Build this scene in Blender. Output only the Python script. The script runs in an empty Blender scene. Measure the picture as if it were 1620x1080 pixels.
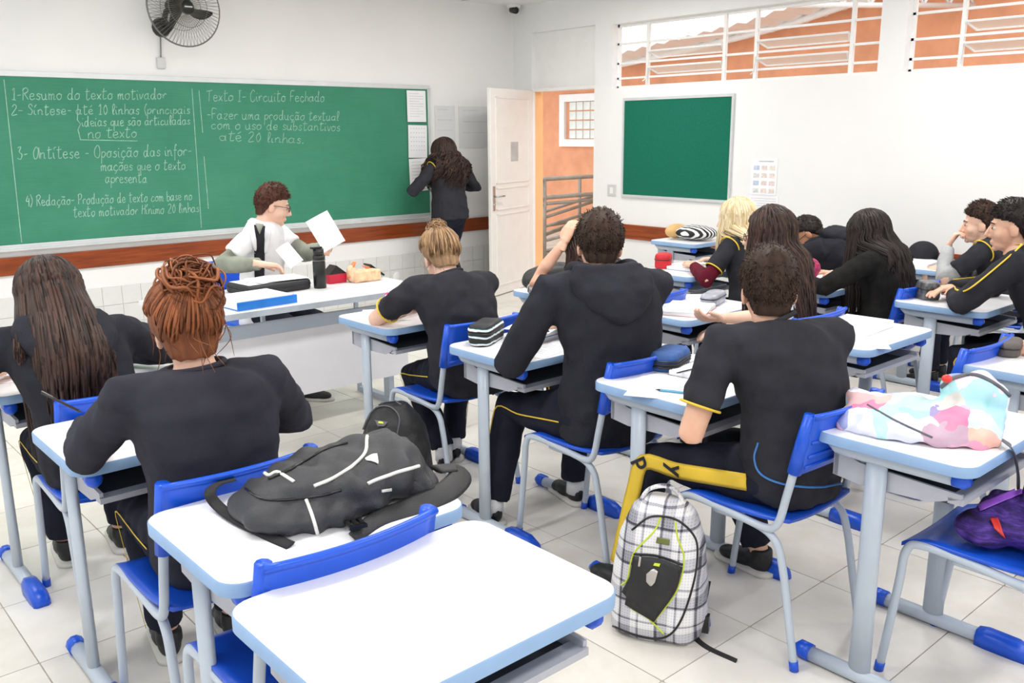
import bpy, bmesh, math, random
import numpy as np
from mathutils import Matrix, Vector
random.seed(7); RNG = np.random.default_rng(7)
SC = bpy.context.scene; COL = SC.collection
# ------------------------------------------------------------------ camera
EYE = np.array([0, 0, 1.6]); FPX = 1420.84
def _rot(yaw, pitch, roll):
    cy, sy, cp, sp, cr, sr = math.cos(yaw), math.sin(yaw), math.cos(pitch), math.sin(pitch), math.cos(roll), math.sin(roll)
    fw = np.array([sy*cp, cy*cp, -sp]); rt = np.array([cy, -sy, 0]); dn = np.cross(fw, rt)
    return np.array([cr*rt+sr*dn, -sr*rt+cr*dn, fw])
RC = _rot(*[math.radians(a) for a in (41.44558, 13.01927, 0.44177)])
cam_d = bpy.data.cameras.new('camera'); cam = bpy.data.objects.new('camera', cam_d); COL.objects.link(cam)
cam_d.sensor_width = 36; cam_d.lens = 36*FPX/1620; cam_d.clip_start = .02; cam_d.clip_end = 300
m = Matrix.Identity(4)
for i in range(3):
    m[i][0] = RC[0][i]; m[i][1] = -RC[1][i]; m[i][2] = -RC[2][i]; m[i][3] = EYE[i]
cam.matrix_world = m; SC.camera = cam
def ray(px, py): return np.array([(px-810)/FPX, (py-540)/FPX, 1.])@RC
def onz(px, py, z): d = ray(px, py); return EYE+(z-EYE[2])/d[2]*d
def onx(px, py, x): d = ray(px, py); return EYE+x/d[0]*d
def ony(px, py, y): d = ray(px, py); return EYE+y/d[1]*d
# ------------------------------------------------------------------ world, lights, exposure
SC.view_settings.view_transform = 'Standard'; SC.view_settings.look = 'None'; SC.view_settings.gamma = 1
SC.view_settings.use_curve_mapping = False; SC.view_settings.exposure = 0.15
W_ = bpy.data.worlds.new('sky'); SC.world = W_; W_.use_nodes = True
bg = W_.node_tree.nodes['Background']; bg.inputs[0].default_value = (.93, .96, 1, 1); bg.inputs[1].default_value = 1.7
D, W, CEIL = 7.36, 6.55, 2.88          # board wall, window wall, ceiling
LEFT, BACK = -1.3, -1.8
LAMPS = [(x, y) for x in (.3, 2.7, 5.1) for y in (-.4, 2.4, 5.2)]
LAMP_W = 27
# ------------------------------------------------------------------ materials
def lin(c):
    r = [(v/255/12.92 if v/255 <= .04045 else ((v/255+.055)/1.055)**2.4) for v in c]; return (*r, 1)
MATS = {}
class NT:
    def __init__(s, name):
        s.m = bpy.data.materials.new(name); s.m.use_nodes = True; s.t = s.m.node_tree; s.b = s.t.nodes['Principled BSDF']
    def n(s, typ, **k):
        nd = s.t.nodes.new(typ)
        for a, v in k.items(): setattr(nd, a, v)
        return nd
    def l(s, a, b): s.t.links.new(a, b)
    def coord(s, scale=(1, 1, 1), kind='Object', rot=(0, 0, 0)):
        c = s.n('ShaderNodeTexCoord'); mp = s.n('ShaderNodeMapping'); mp.inputs['Scale'].default_value = scale; mp.inputs['Rotation'].default_value = rot
        s.l(c.outputs[kind], mp.inputs[0]); return mp.outputs[0]
    def noise(s, vec, scale, detail=4, rough=.55):
        nd = s.n('ShaderNodeTexNoise'); nd.inputs['Scale'].default_value = scale; nd.inputs['Detail'].default_value = detail; nd.inputs['Roughness'].default_value = rough
        s.l(vec, nd.inputs['Vector']); return nd.outputs[0]
    def ramp(s, fac, stops, interp='LINEAR'):
        nd = s.n('ShaderNodeValToRGB'); cr = nd.color_ramp; cr.interpolation = interp
        while len(cr.elements) < len(stops): cr.elements.new(.5)
        for e, (p, c) in zip(cr.elements, stops): e.position = p; e.color = lin(c)
        s.l(fac, nd.inputs[0]); return nd.outputs[0]
    def math(s, op, a, b=None, c=None):
        nd = s.n('ShaderNodeMath', operation=op)
        for i, v in enumerate((a, b, c)):
            if v is None: continue
            if isinstance(v, (int, float)): nd.inputs[i].default_value = v
            else: s.l(v, nd.inputs[i])
        return nd.outputs[0]
    def mix(s, f, a, b, mode='MIX'):
        nd = s.n('ShaderNodeMix', data_type='RGBA', blend_type=mode)
        for i, v in ((0, f), (6, a), (7, b)):
            if isinstance(v, (int, float)): nd.inputs[i].default_value = v
            elif isinstance(v, tuple): nd.inputs[i].default_value = lin(v) if len(v) == 3 else v
            else: s.l(v, nd.inputs[i])
        return nd.outputs[2]
    def bump(s, h, strength, dist=.01):
        nd = s.n('ShaderNodeBump'); nd.inputs['Strength'].default_value = strength; nd.inputs['Distance'].default_value = dist
        s.l(h, nd.inputs['Height']); s.l(nd.outputs[0], s.b.inputs['Normal'])
    def base(s, v):
        if isinstance(v, tuple): s.b.inputs['Base Color'].default_value = lin(v)
        else: s.l(v, s.b.inputs['Base Color'])
    def set(s, **k):
        for a, v in k.items(): s.b.inputs[a.replace('_', ' ')].default_value = v
def mk(name, col, rough=.5, var=.06, scale=8, bump=0, bscale=60, metallic=0, spec=None, stretch=(1, 1, 1), sheen=0):
    """plain procedural material: base colour with a little noise variation and relief"""
    if name in MATS: return MATS[name]
    t = NT(name); v = t.coord(stretch); f = t.noise(v, scale)
    a = tuple(max(0, min(255, c*(1-var))) for c in col); b = tuple(max(0, min(255, c*(1+var))) for c in col)
    t.base(t.ramp(f, [(.3, a), (.7, b)])); t.set(Roughness=rough, Metallic=metallic)
    if spec is not None: t.b.inputs['Specular IOR Level'].default_value = spec
    if sheen: t.b.inputs['Sheen Weight'].default_value = sheen
    if bump: t.bump(t.noise(v, bscale, 3), bump)
    MATS[name] = t.m; return t.m
# ------------------------------------------------------------------ mesh building
def V(*a): return np.array(a, float)
def nrm(v): v = np.asarray(v, float); n = np.linalg.norm(v); return v/n if n > 1e-9 else v
class MB:
    def __init__(s): s.v = []; s.f = []; s.c = None
    def add(s, vs, fs):
        o = len(s.v); s.v += [tuple(map(float, p)) for p in vs]; s.f += [tuple(i+o for i in f) for f in fs]; return s
    def box(s, lo, hi, M=None):
        x0, y0, z0 = lo; x1, y1, z1 = hi
        vs = [V(x, y, z) for z in (z0, z1) for x, y in ((x0, y0), (x1, y0), (x1, y1), (x0, y1))]
        if M is not None: vs = [M(p) for p in vs]
        return s.add(vs, [(3, 2, 1, 0), (4, 5, 6, 7), (0, 1, 5, 4), (1, 2, 6, 5), (2, 3, 7, 6), (3, 0, 4, 7)])
    def obox(s, c, ax, half):            # oriented box: centre, three axes, half sizes
        c = V(*c); ax = [nrm(a) for a in ax]
        return s.box((-half[0], -half[1], -half[2]), half, lambda p: c+ax[0]*p[0]+ax[1]*p[1]+ax[2]*p[2])
    def loft(s, rings, caps=True, closed=True):
        n = len(rings[0]); o = len(s.v)
        for r in rings: s.v += [tuple(map(float, p)) for p in r]
        for i in range(len(rings)-1):
            for j in range(n if closed else n-1):
                k = (j+1) % n; a = o+i*n
                s.f.append((a+j, a+k, a+n+k, a+n+j))
        if caps: s.f.append(tuple(o+j for j in range(n))[::-1]); s.f.append(tuple(o+(len(rings)-1)*n+j for j in range(n)))
        return s
    def tube(s, pts, rad, n=8, flat=1.0, up=None, caps=True):
        """tube along a polyline; rad number or list; flat squashes it along the second axis"""
        pts = [V(*p) for p in pts]; L = len(pts)
        rad = [rad]*L if isinstance(rad, (int, float)) else rad
        rings = []; u = None
        for i, p in enumerate(pts):
            t = nrm(pts[min(i+1, L-1)]-pts[max(i-1, 0)])
            if u is None:
                ref = V(*up) if up is not None else (V(0, 0, 1) if abs(t[2]) < .9 else V(0, 1, 0))
                u = nrm(np.cross(np.cross(t, ref), t))
            else: u = nrm(u-t*np.dot(u, t))
            w = np.cross(t, u)
            rings.append([p+rad[i]*(math.cos(a)*w+flat*math.sin(a)*u) for a in [2*math.pi*k/n for k in range(n)]])
        return s.loft(rings, caps)
    def ell(s, c, r, n=16, m=10, M=None):
        c = V(*c); rings = []
        for i in range(m+1):
            th = math.pi*(i/m) if 0 < i < m else (1e-2 if i == 0 else math.pi-1e-2)
            ring = []
            for j in range(n):
                a = 2*math.pi*j/n; p = V(math.sin(th)*math.cos(a)*r[0], math.sin(th)*math.sin(a)*r[1], -math.cos(th)*r[2])
                ring.append(c+(M@p if M is not None else p))
            rings.append(ring)
        return s.loft(rings)
    def prism(s, poly, z0, z1, M=None):
        M = M or (lambda p: p)
        return s.loft([[M(V(x, y, z)) for x, y in poly] for z in (z0, z1)])
    def mesh(s, name, smooth=False):
        me = bpy.data.meshes.new(name); me.from_pydata(s.v, [], s.f); me.update()
        bm = bmesh.new(); bm.from_mesh(me); bmesh.ops.recalc_face_normals(bm, faces=bm.faces); bm.to_mesh(me); bm.free()
        if smooth: me.shade_smooth()
        return me
    def build(s, name, mat, parent=None, smooth=False, bevel=0):
        return link(name, s.mesh(name, smooth), mat, parent, bevel)
def link(name, me, mat, parent=None, bevel=0):
    o = bpy.data.objects.new(name, me); COL.objects.link(o)
    if mat is not None and not me.materials: me.materials.append(mat)
    if parent is not None: o.parent = parent
    if bevel:
        b = o.modifiers.new('edge', 'BEVEL'); b.width = bevel; b.segments = 2; b.limit_method = 'ANGLE'
    return o
def tag(o, label, cat, group=None):
    o['label'] = label; o['category'] = cat
    if group: o['group'] = group
    return o
def empty(name, loc=(0, 0, 0), rz=0):
    o = bpy.data.objects.new(name, None); COL.objects.link(o); o.location = loc; o.rotation_euler = (0, 0, rz); o.empty_display_size = .1; return o
def thing(name, label, cat, loc=(0, 0, 0), rz=0, group=None): return tag(empty(name, loc, rz), label, cat, group)
def struct(o): o['kind'] = 'structure'; return o
def copy_tree(o, parent=None):
    c = o.copy(); COL.objects.link(c)
    if parent is not None: c.parent = parent
    for ch in list(o.children): copy_tree(ch, c)
    return c
def rrect(w, d, r, n=6):                 # rounded rectangle outline centred on the origin
    out = []
    for cx, cy, a0 in ((w/2-r, d/2-r, 0), (-w/2+r, d/2-r, 90), (-w/2+r, -d/2+r, 180), (w/2-r, -d/2+r, 270)):
        for k in range(n+1):
            a = math.radians(a0+90*k/n); out.append((cx+r*math.cos(a), cy+r*math.sin(a)))
    return out
def bez(pts, n=12):                      # Catmull-Rom through points
    P = [V(*p) for p in pts]; P = [2*P[0]-P[1]]+P+[2*P[-1]-P[-2]]; out = []
    for i in range(1, len(P)-2):
        for k in range(n):
            t = k/n; a, b, c, d = P[i-1], P[i], P[i+1], P[i+2]
            out.append(.5*((2*b)+(c-a)*t+(2*a-5*b+4*c-d)*t*t+(3*b-a-3*c+d)*t**3))
    out.append(P[-2]); return out
TMP = bpy.data.scenes.new('scratch')
def remesh(mb, voxel, smooth=4, wrinkle=0, seed=0):
    """fuse overlapping closed shapes into one continuous skin and return the mesh"""
    o = bpy.data.objects.new('scratch', mb.mesh('scratch')); TMP.collection.objects.link(o)
    r = o.modifiers.new('r', 'REMESH'); r.mode = 'VOXEL'; r.voxel_size = voxel
    if smooth: q = o.modifiers.new('s', 'SMOOTH'); q.factor = .5; q.iterations = smooth
    vl = TMP.view_layers[0]; vl.update(); dg = vl.depsgraph
    me = bpy.data.meshes.new_from_object(o.evaluated_get(dg), depsgraph=dg)
    bpy.data.objects.remove(o)
    if wrinkle:
        n = len(me.vertices); co = np.empty(n*3, 'f'); me.vertices.foreach_get('co', co); co = co.reshape(-1, 3)
        no = np.empty(n*3, 'f'); me.vertices.foreach_get('normal', no); no = no.reshape(-1, 3)
        g = np.random.default_rng(seed); d = np.zeros(n)
        for k in range(14):
            a = g.normal(size=3); a /= np.linalg.norm(a); fr = g.uniform(45, 130); w = g.normal(size=3)*12
            d += np.sin(co@a*fr+g.uniform(0, 6)+1.5*np.sin(co@w))*62/fr
        co += no*(d/3.2*wrinkle*.62)[:, None]; me.vertices.foreach_set('co', co.ravel()); me.update()
    me.shade_smooth(); return me
def join_meshes(name, ms):
    mb = bmesh.new()
    for me in ms: mb.from_mesh(me)
    out = bpy.data.meshes.new(name); mb.to_mesh(out); mb.free(); out.shade_smooth(); return out
# ------------------------------------------------------------------ materials of the place
t = NT('white_paint'); v = t.coord(); t.base(t.ramp(t.noise(v, 1.3), [(.3, (236, 236, 236)), (.7, (242, 241, 240))])); t.set(Roughness=.75); t.bump(t.noise(v, 90, 2), .05); WHITE = t.m
t = NT('floor_tile'); v = t.coord(kind='Generated'); g = t.n('ShaderNodeObjectInfo')
a = t.noise(t.coord((1, 1, 1)), 5, 8, .65); f = t.math('ADD', t.math('MULTIPLY', a, .8), t.math('MULTIPLY', g.outputs['Random'], .2))
t.base(t.ramp(f, [(.25, (213, 208, 198)), (.5, (226, 222, 214)), (.75, (234, 231, 225))])); t.set(Roughness=.38); FLOORTILE = t.m
GROUT = mk('grout', (186, 181, 172), .9)
WALLTILE = mk('glazed_tile', (226, 226, 224), .25, .015)
t = NT('varnished_wood'); v = t.coord((1, 1, 14)); n_ = t.noise(v, 3, 6, .7)
t.base(t.ramp(n_, [(.25, (96, 38, 12)), (.5, (140, 62, 22)), (.75, (166, 82, 34))])); t.set(Roughness=.35); WOOD = t.m
t = NT('chalkboard_green'); v = t.coord((1, 1, 1)); n_ = t.noise(v, 1.6, 6, .7); n2 = t.noise(t.coord((1, 1, 26)), 4, 3)
t.base(t.mix(.35, t.ramp(n_, [(.3, (40, 122, 92)), (.7, (66, 143, 114))]), t.ramp(n2, [(.3, (44, 126, 97)), (.7, (66, 142, 114))]))); t.set(Roughness=.7); BOARD = t.m
FELT = mk('green_felt', (0, 104, 82), .95, .05, 60, .15, 400)
ALU = mk('aluminium', (214, 217, 219), .4, .02, metallic=.25)
CHALK = mk('chalk', (150, 190, 172), .95, .1, 30)
PAPER = mk('paper', (243, 243, 246), .8, .012)
PRINT = mk('printed_ink', (120, 120, 128), .8)
DOORP = mk('door_enamel', (240, 238, 235), .35, .01)
ORANGE = mk('orange_stucco', (224, 158, 120), .9, .05, 3, .25, 60)
ORANGE2 = mk('light_orange_stucco', (250, 190, 135), .9, .03, 3, .2, 60)
WMETAL = mk('white_enamel_metal', (240, 240, 238), .35, .01)
STEEL = mk('dark_steel', (150, 142, 130), .4, .08, metallic=.3)
CONC = mk('concrete', (200, 190, 175), .9, .06, 3)
GREY_PL = mk('grey_plastic', (205, 206, 205), .5, .02)
BLACK_PL = mk('black_plastic', (24, 27, 26), .35, .1)
t = NT('window_glass'); t.base((244, 232, 220)); t.set(Roughness=.35, Alpha=.4); t.b.inputs['Transmission Weight'].default_value = 0.0; GLASS = t.m
# ------------------------------------------------------------------ room shell
T = .14
def wall(name, boxes, mat=WHITE):
    mb = MB()
    for lo, hi in boxes: mb.box(lo, hi)
    return struct(mb.build(name, mat))
fl = struct(MB().box((LEFT-T, BACK-T, -.12), (W+T, D+T, -.006)).build('floor', GROUT))
TS = .455; tile_me = MB().prism(rrect(TS-.004, TS-.004, .004, 1), -.008, 0).mesh('floor_tile')
for i in range(-4, 14):
    for j in range(-4, 13):
        x, y = .549+TS*(i+.5), 1.5+TS*(j+.5)
        if x < -1.1 or x > W-.05 or y > D-.05 or y < -.2 or (x < .3 and y < 1.2): continue
        o = link('floor_tile', tile_me, FLOORTILE, fl); o.location = (x, y, 0)
wf = wall('wall_front', [((LEFT-T, D, 0), (W+T, D+T, CEIL))])
WZ0, WZ1 = 2.01, 2.585; DY0, DY1, DZ = 6.19, 7.08, 2.02
wr = wall('wall_right', [((W, BACK-T, 0), (W+T, DY0, WZ0)), ((W, DY0, 2.60), (W+T, D, CEIL)), ((W, BACK-T, WZ1), (W+T, DY0, CEIL)), ((W, DY1, 0), (W+T, D, 2.6)),
          ((W, 5.97, WZ0), (W+T, DY0, WZ1)), ((W, 3.16, WZ0), (W+T, 3.355, WZ1)), ((W, BACK-T, WZ0), (W+T, .35, WZ1))])
wl = wall('wall_left', [((LEFT-T, BACK-T, 0), (LEFT, D, 1.0)), ((LEFT-T, BACK-T, 2.5), (LEFT, D, CEIL)), ((LEFT-T, 6.6, 1.), (LEFT, D, 2.5)), ((LEFT-T, 3.0, 1.), (LEFT, 3.4, 2.5)), ((LEFT-T, BACK-T, 1.), (LEFT, -.6, 2.5))])
wb = wall('wall_back', [((LEFT, BACK-T, 0), (W, BACK, CEIL))])
ce = struct(MB().box((LEFT-T, BACK-T, CEIL), (W+T, D+T, CEIL+.15)).build('ceiling', mk('ceiling_white', (238, 238, 237), .7, .01)))
for k in range(3):
    struct(MB().box((W-2.2+k*.75, D-1.9, CEIL-.006), (W-2.19+k*.75, D-.02, CEIL)).build('trim_%d' % (k+3), GREY_PL))
# glazed wall tiles of the wainscot under the rail
wt_me = MB().prism(rrect(.147, .147, .004, 1), 0, .007, lambda p: V(p[0], -p[2], p[1])).mesh('wall_tile')
for i in range(36):
    for j in range(3):
        o = link('wall_tile', wt_me, WALLTILE, wf); o.location = (1.0+.15*(i+.5), D, .15*(j+.5))
for n_, lo, hi in (('trim_1', (LEFT, D-.022, .612), (W-.022, D, .745)), ('trim_2', (W-.022, BACK, .612), (W, DY0-.02, .748))):
    struct(MB().box(lo, hi).build(n_, WOOD, bevel=.004))
# transom panel, door leaf, door frame
struct(MB().box((W+.03, DY1-.022, 0), (W+T, DY1, DZ)).build('trim_7', ORANGE2))
d1 = struct(empty('door_1', (W, DY1-.02, 0)))
tp = struct(MB().box((W+.05, DY0, DZ+.02), (W+.09, DY1+.0, 2.60)).build('trim_6', WMETAL))
for nm, lo, hi in (('door_frame', (W-.005, DY1-.02, 0), (W+.03, DY1+.0, DZ+.02)), ('door_frame', (W+.0, DY0, DZ), (W+.12, DY1, DZ+.03))):
    MB().box(V(*lo)-V(W, DY1-.02, 0), V(*hi)-V(W, DY1-.02, 0)).build(nm, WMETAL, d1)
dd = nrm(V(-.83, -.29, 0)); dn = V(dd[1], -dd[0], 0)*1.0
if dn[1] > 0: dn = -dn
LW = .875
def leafbox(a0, a1, z0, z1, o0, o1): return MB().obox(dd*(a0+a1)/2+dn*(o0+o1)/2+V(0, 0, (z0+z1)/2), (dd, dn, V(0, 0, 1)), ((a1-a0)/2, (o1-o0)/2, (z1-z0)/2))
leafbox(0, LW, .01, 2.03, -.035, 0).build('door_leaf', DOORP, d1, bevel=.004)
for z0, z1 in ((1.12, 1.95), (.86, 1.08), (.1, .82)):      # raised panel borders on the leaf
    mb = MB()
    for a0, a1, b0, b1 in ((.1, LW-.1, z0, z0+.012), (.1, LW-.1, z1-.012, z1), (.1, .112, z0, z1), (LW-.112, LW-.1, z0, z1)):
        mb.obox(dd*(a0+a1)/2+dn*.003+V(0, 0, (b0+b1)/2), (dd, dn, V(0, 0, 1)), ((a1-a0)/2, .004, (b1-b0)/2))
    mb.build('door_panel', DOORP, d1)
leafbox(.33, .48, 1.33, 1.52, 0, .004).build('door_vent', mk('vent_grey', (190, 190, 188), .6), d1)
hb = leafbox(LW-.07, LW-.03, .86, 1.1, 0, .006).build('handle_plate', mk('satin_chrome', (190, 190, 192), .25, metallic=.8), d1)
MB().tube([dd*(LW-.05)+V(0, 0, 1.0), dd*(LW-.05)+dn*.05+V(0, 0, 1.0), dd*(LW-.17)+dn*.055+V(0, 0, 1.0)], .009, 8).build('door_handle', MATS['satin_chrome'], d1, True)
MB().tube([dd*(LW-.05)+V(0, 0, .92), dd*(LW-.05)+dn*.012+V(0, 0, .92)], .014, 10).build('key_lock', MATS['satin_chrome'], d1, True)
# high windows with steel bars and tilted sashes
def high_window(n, y0, y1, mull, sash):
    w = struct(empty('window_%d' % n, (W, y0, WZ0)))
    o = V(W, y0, WZ0); xb = W+.08
    fr = MB()
    for lo, hi in (((xb, y0, WZ0), (xb+.03, y1, WZ0+.02)), ((xb, y0, WZ1-.025), (xb+.03, y1, WZ1)), ((xb, y0, WZ0), (xb+.03, y0+.02, WZ1)), ((xb, y1-.02, WZ0), (xb+.03, y1, WZ1))): fr.box(V(*lo)-o, V(*hi)-o)
    fr.build('window_frame', WMETAL, w)
    for y in mull: MB().box(V(xb-.01, y-.014, WZ0)-o, V(xb+.02, y+.014, WZ1)-o).build('mullion', WMETAL, w)
    for z in (2.10, 2.235, 2.41): MB().box(V(xb, y0, z-.009)-o, V(xb+.02, y1, z+.009)-o).build('glazing_bar', WMETAL, w)
    for ya, yb in sash:
        for zc in (2.16, 2.30):
            s_ = MB(); a = math.radians(62); c = V(xb+.02, 0, zc); up = V(-math.sin(a), 0, math.cos(a))*.10
            P = [c+V(0, ya+.02, 0)+up*.5, c+V(0, yb-.02, 0)+up*.5, c+V(0, yb-.06, 0)-up*.6, c+V(0, ya+.06, 0)-up*.6]
            for i in range(4): s_.tube([P[i]-o, P[(i+1) % 4]-o], .009, 6)
            sh = s_.build('sash', WMETAL, w)
            MB().add([p-o for p in P]+[p-o+V(.004, 0, 0) for p in P], [(0, 1, 2, 3), (7, 6, 5, 4), (0, 4, 5, 1), (1, 5, 6, 2), (2, 6, 7, 3), (3, 7, 4, 0)]).build('pane', GLASS, sh)
        l_ = MB().tube([V(xb-.03, yb-.02, 2.2)-o, V(xb-.05, yb-.02, 2.08)-o, V(xb-.09, yb-.02, 2.06)-o], .006, 6); l_.build('sash_lever', WMETAL, w, True)
high_window(1, 3.355, 5.97, (5.60, 4.76, 4.45, 3.61), ((4.76, 5.60), (3.61, 4.45)))
high_window(2, .35, 3.16, (2.80, 1.95, 1.64, .8), ((1.95, 2.80), (.8, 1.64)))
for k, (a, b) in enumerate(((3.4, 6.6), (-.6, 3.0))):      # daylight windows of the opposite wall (behind the frame)
    w = struct(empty('window_%d' % (k+3), (LEFT-T, a, 1.)))
    fr = MB()
    for y in np.linspace(0, b-a, 5): fr.box((.05, y-.02, 0), (.1, y+.02, 1.5))
    for z in (0, .75, 1.5): fr.box((.05, 0, z-.02), (.1, b-a, z+.02))
    fr.build('window_frame', WMETAL, w)
# ceiling lamps
def ceiling_lamp(x, y):
    r = thing('ceiling_lamp', 'white fluorescent ceiling lamp with two tubes', 'lamp', (x, y, CEIL), group='ceiling lamps')
    MB().box((-.62, -.12, -.05), (.62, .12, 0)).build('lamp_body', WMETAL, r)
    t_ = NT('lamp_tube') if 'lamp_tube' not in MATS else None
    if t_: t_.b.inputs['Emission Color'].default_value = (1, .98, .95, 1); t_.b.inputs['Emission Strength'].default_value = 6; MATS['lamp_tube'] = t_.m
    for s in (-.06, .06): MB().tube([(-.58, s, -.065), (.58, s, -.065)], .014, 8).build('lamp_tube', MATS['lamp_tube'], r, True)
    ld = bpy.data.lights.new('lamp_light', 'AREA'); ld.shape = 'RECTANGLE'; ld.size = 1.2; ld.size_y = .3; ld.energy = LAMP_W; ld.color = (1, .985, .96)
    lo = bpy.data.objects.new('lamp_light', ld); COL.objects.link(lo); lo.parent = r; lo.location = (0, 0, -.09)
for x, y in LAMPS: ceiling_lamp(x, y)
# ------------------------------------------------------------------ outside the window wall
struct(MB().box((W+T, -8, -.3), (24, 22, -.1)).build('ground', CONC))
GAB = [(-6, 4.4), (4.0, 3.45), (5.5, 3.28), (7, 2.98), (9.5, 2.70), (12, 2.50), (20, 2.2)]      # sloping top of the orange gable wall
mb = MB(); mb.loft([[V(11.2, y, -.2), V(11.2, y, z), V(11.5, y, z), V(11.5, y, -.2)] for y, z in GAB]); ow = struct(mb.build('wall_outside', ORANGE))
bw = struct(empty('window_5', (11.2, 10.35, 1.5)))
fr = MB()
for lo, hi in (((-.06, -.8, -.12), (.06, 1.0, 0)), ((-.06, -.8, .62), (.06, 1.0, .74)), ((-.06, .88, 0), (.06, 1.0, .62)), ((-.06, -.8, 0), (.06, -.68, .62))): fr.box(lo, hi)
fr.build('window_frame', WMETAL, bw)
gb = MB().box((-.02, -.075, -.07), (.02, .075, .07)).mesh('glass_block')
for i in range(9):
    for j in range(4):
        o = link('glass_block', gb, mk('glass_block', (222, 226, 220), .2, .04, 3), bw, .01); o.location = (0, -.6+.165*i, .08+.155*j)
# steel railing of the ramp outside
rr_ = thing('ramp_railing', 'brown steel ramp railing with stacked tubes beyond the open door', 'railing', (9.3, 8.85, -.1))
RP = V(9.3, 8.85, -.1)
for k, (y, z, dz) in enumerate(((8.6, 1.02, 0), (8.6, .78, 0), (8.6, .70, 0), (8.9, .42, .55), (8.9, .34, .55), (9.2, .0, .62), (9.2, -.02, .62), (8.7, .0, .1), (8.7, .04, .12), (9.0, .2, .5), (8.8, .1, .35), (9.1, .3, .12))):
    MB().tube([V(7.6, y, z)-RP, V(11.1, y+.15, z+dz)-RP], .028 if k in (0, 1) else .022, 8).build('handrail', STEEL, rr_, True)
for x in (8.2, 9.4, 10.6):
    for y in (8.62, 9.15): MB().tube([V(x, y, -.1)-RP, V(x, y, 1.02)-RP], .025, 8).build('post', STEEL, rr_, True)
# metal roof along the gable with a white truss below it
cr = thing('gable_roof', 'white corrugated metal roof edge seen through the high windows', 'roof', (11.2, 6, 3.1)); CO = V(11.2, 6, 3.1)
YS = np.linspace(3.6, 14, 80); zz = np.interp(YS, [g[0] for g in GAB], [g[1] for g in GAB])
for nm, x0, x1, mt in (('roof_sheet', 10.2, 11.9, WMETAL),):
    prof = [(y, z+.03+(.018 if k % 2 else -.018)) for k, (y, z) in enumerate(zip(YS, zz))]
    mb = MB(); mb.loft([[V(x, y, z)-CO for y, z in prof] for x in (x0, x1)], False, False); o = mb.build(nm, mt, cr); q = o.modifiers.new('t', 'SOLIDIFY'); q.thickness = .05; q.offset = 1
MB().tube([V(10.9, y, z-.05)-CO for y, z in list(zip(YS, zz))[::6]], .05, 6).build('rafter', WMETAL, cr, True)
tr = thing('roof_truss', 'white zigzag steel truss outside the high windows', 'truss', (8.9, 5.2, 2.75)); TO = V(8.9, 5.2, 2.75)
A_, B_ = V(8.3, 5.6, 2.86), V(11.1, 4.6, 2.98)
for dz in (0, .3): MB().tube([A_+V(0, 0, dz)-TO, B_+V(0, 0, dz)-TO], .03, 6).build('chord', WMETAL, tr, True)
for k in range(16): MB().tube([A_+(B_-A_)*k/16+V(0, 0, .3*(k % 2))-TO, A_+(B_-A_)*(k+1)/16+V(0, 0, .3*((k+1) % 2))-TO], .016, 6).build('web_bar', WMETAL, tr, True)
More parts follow.
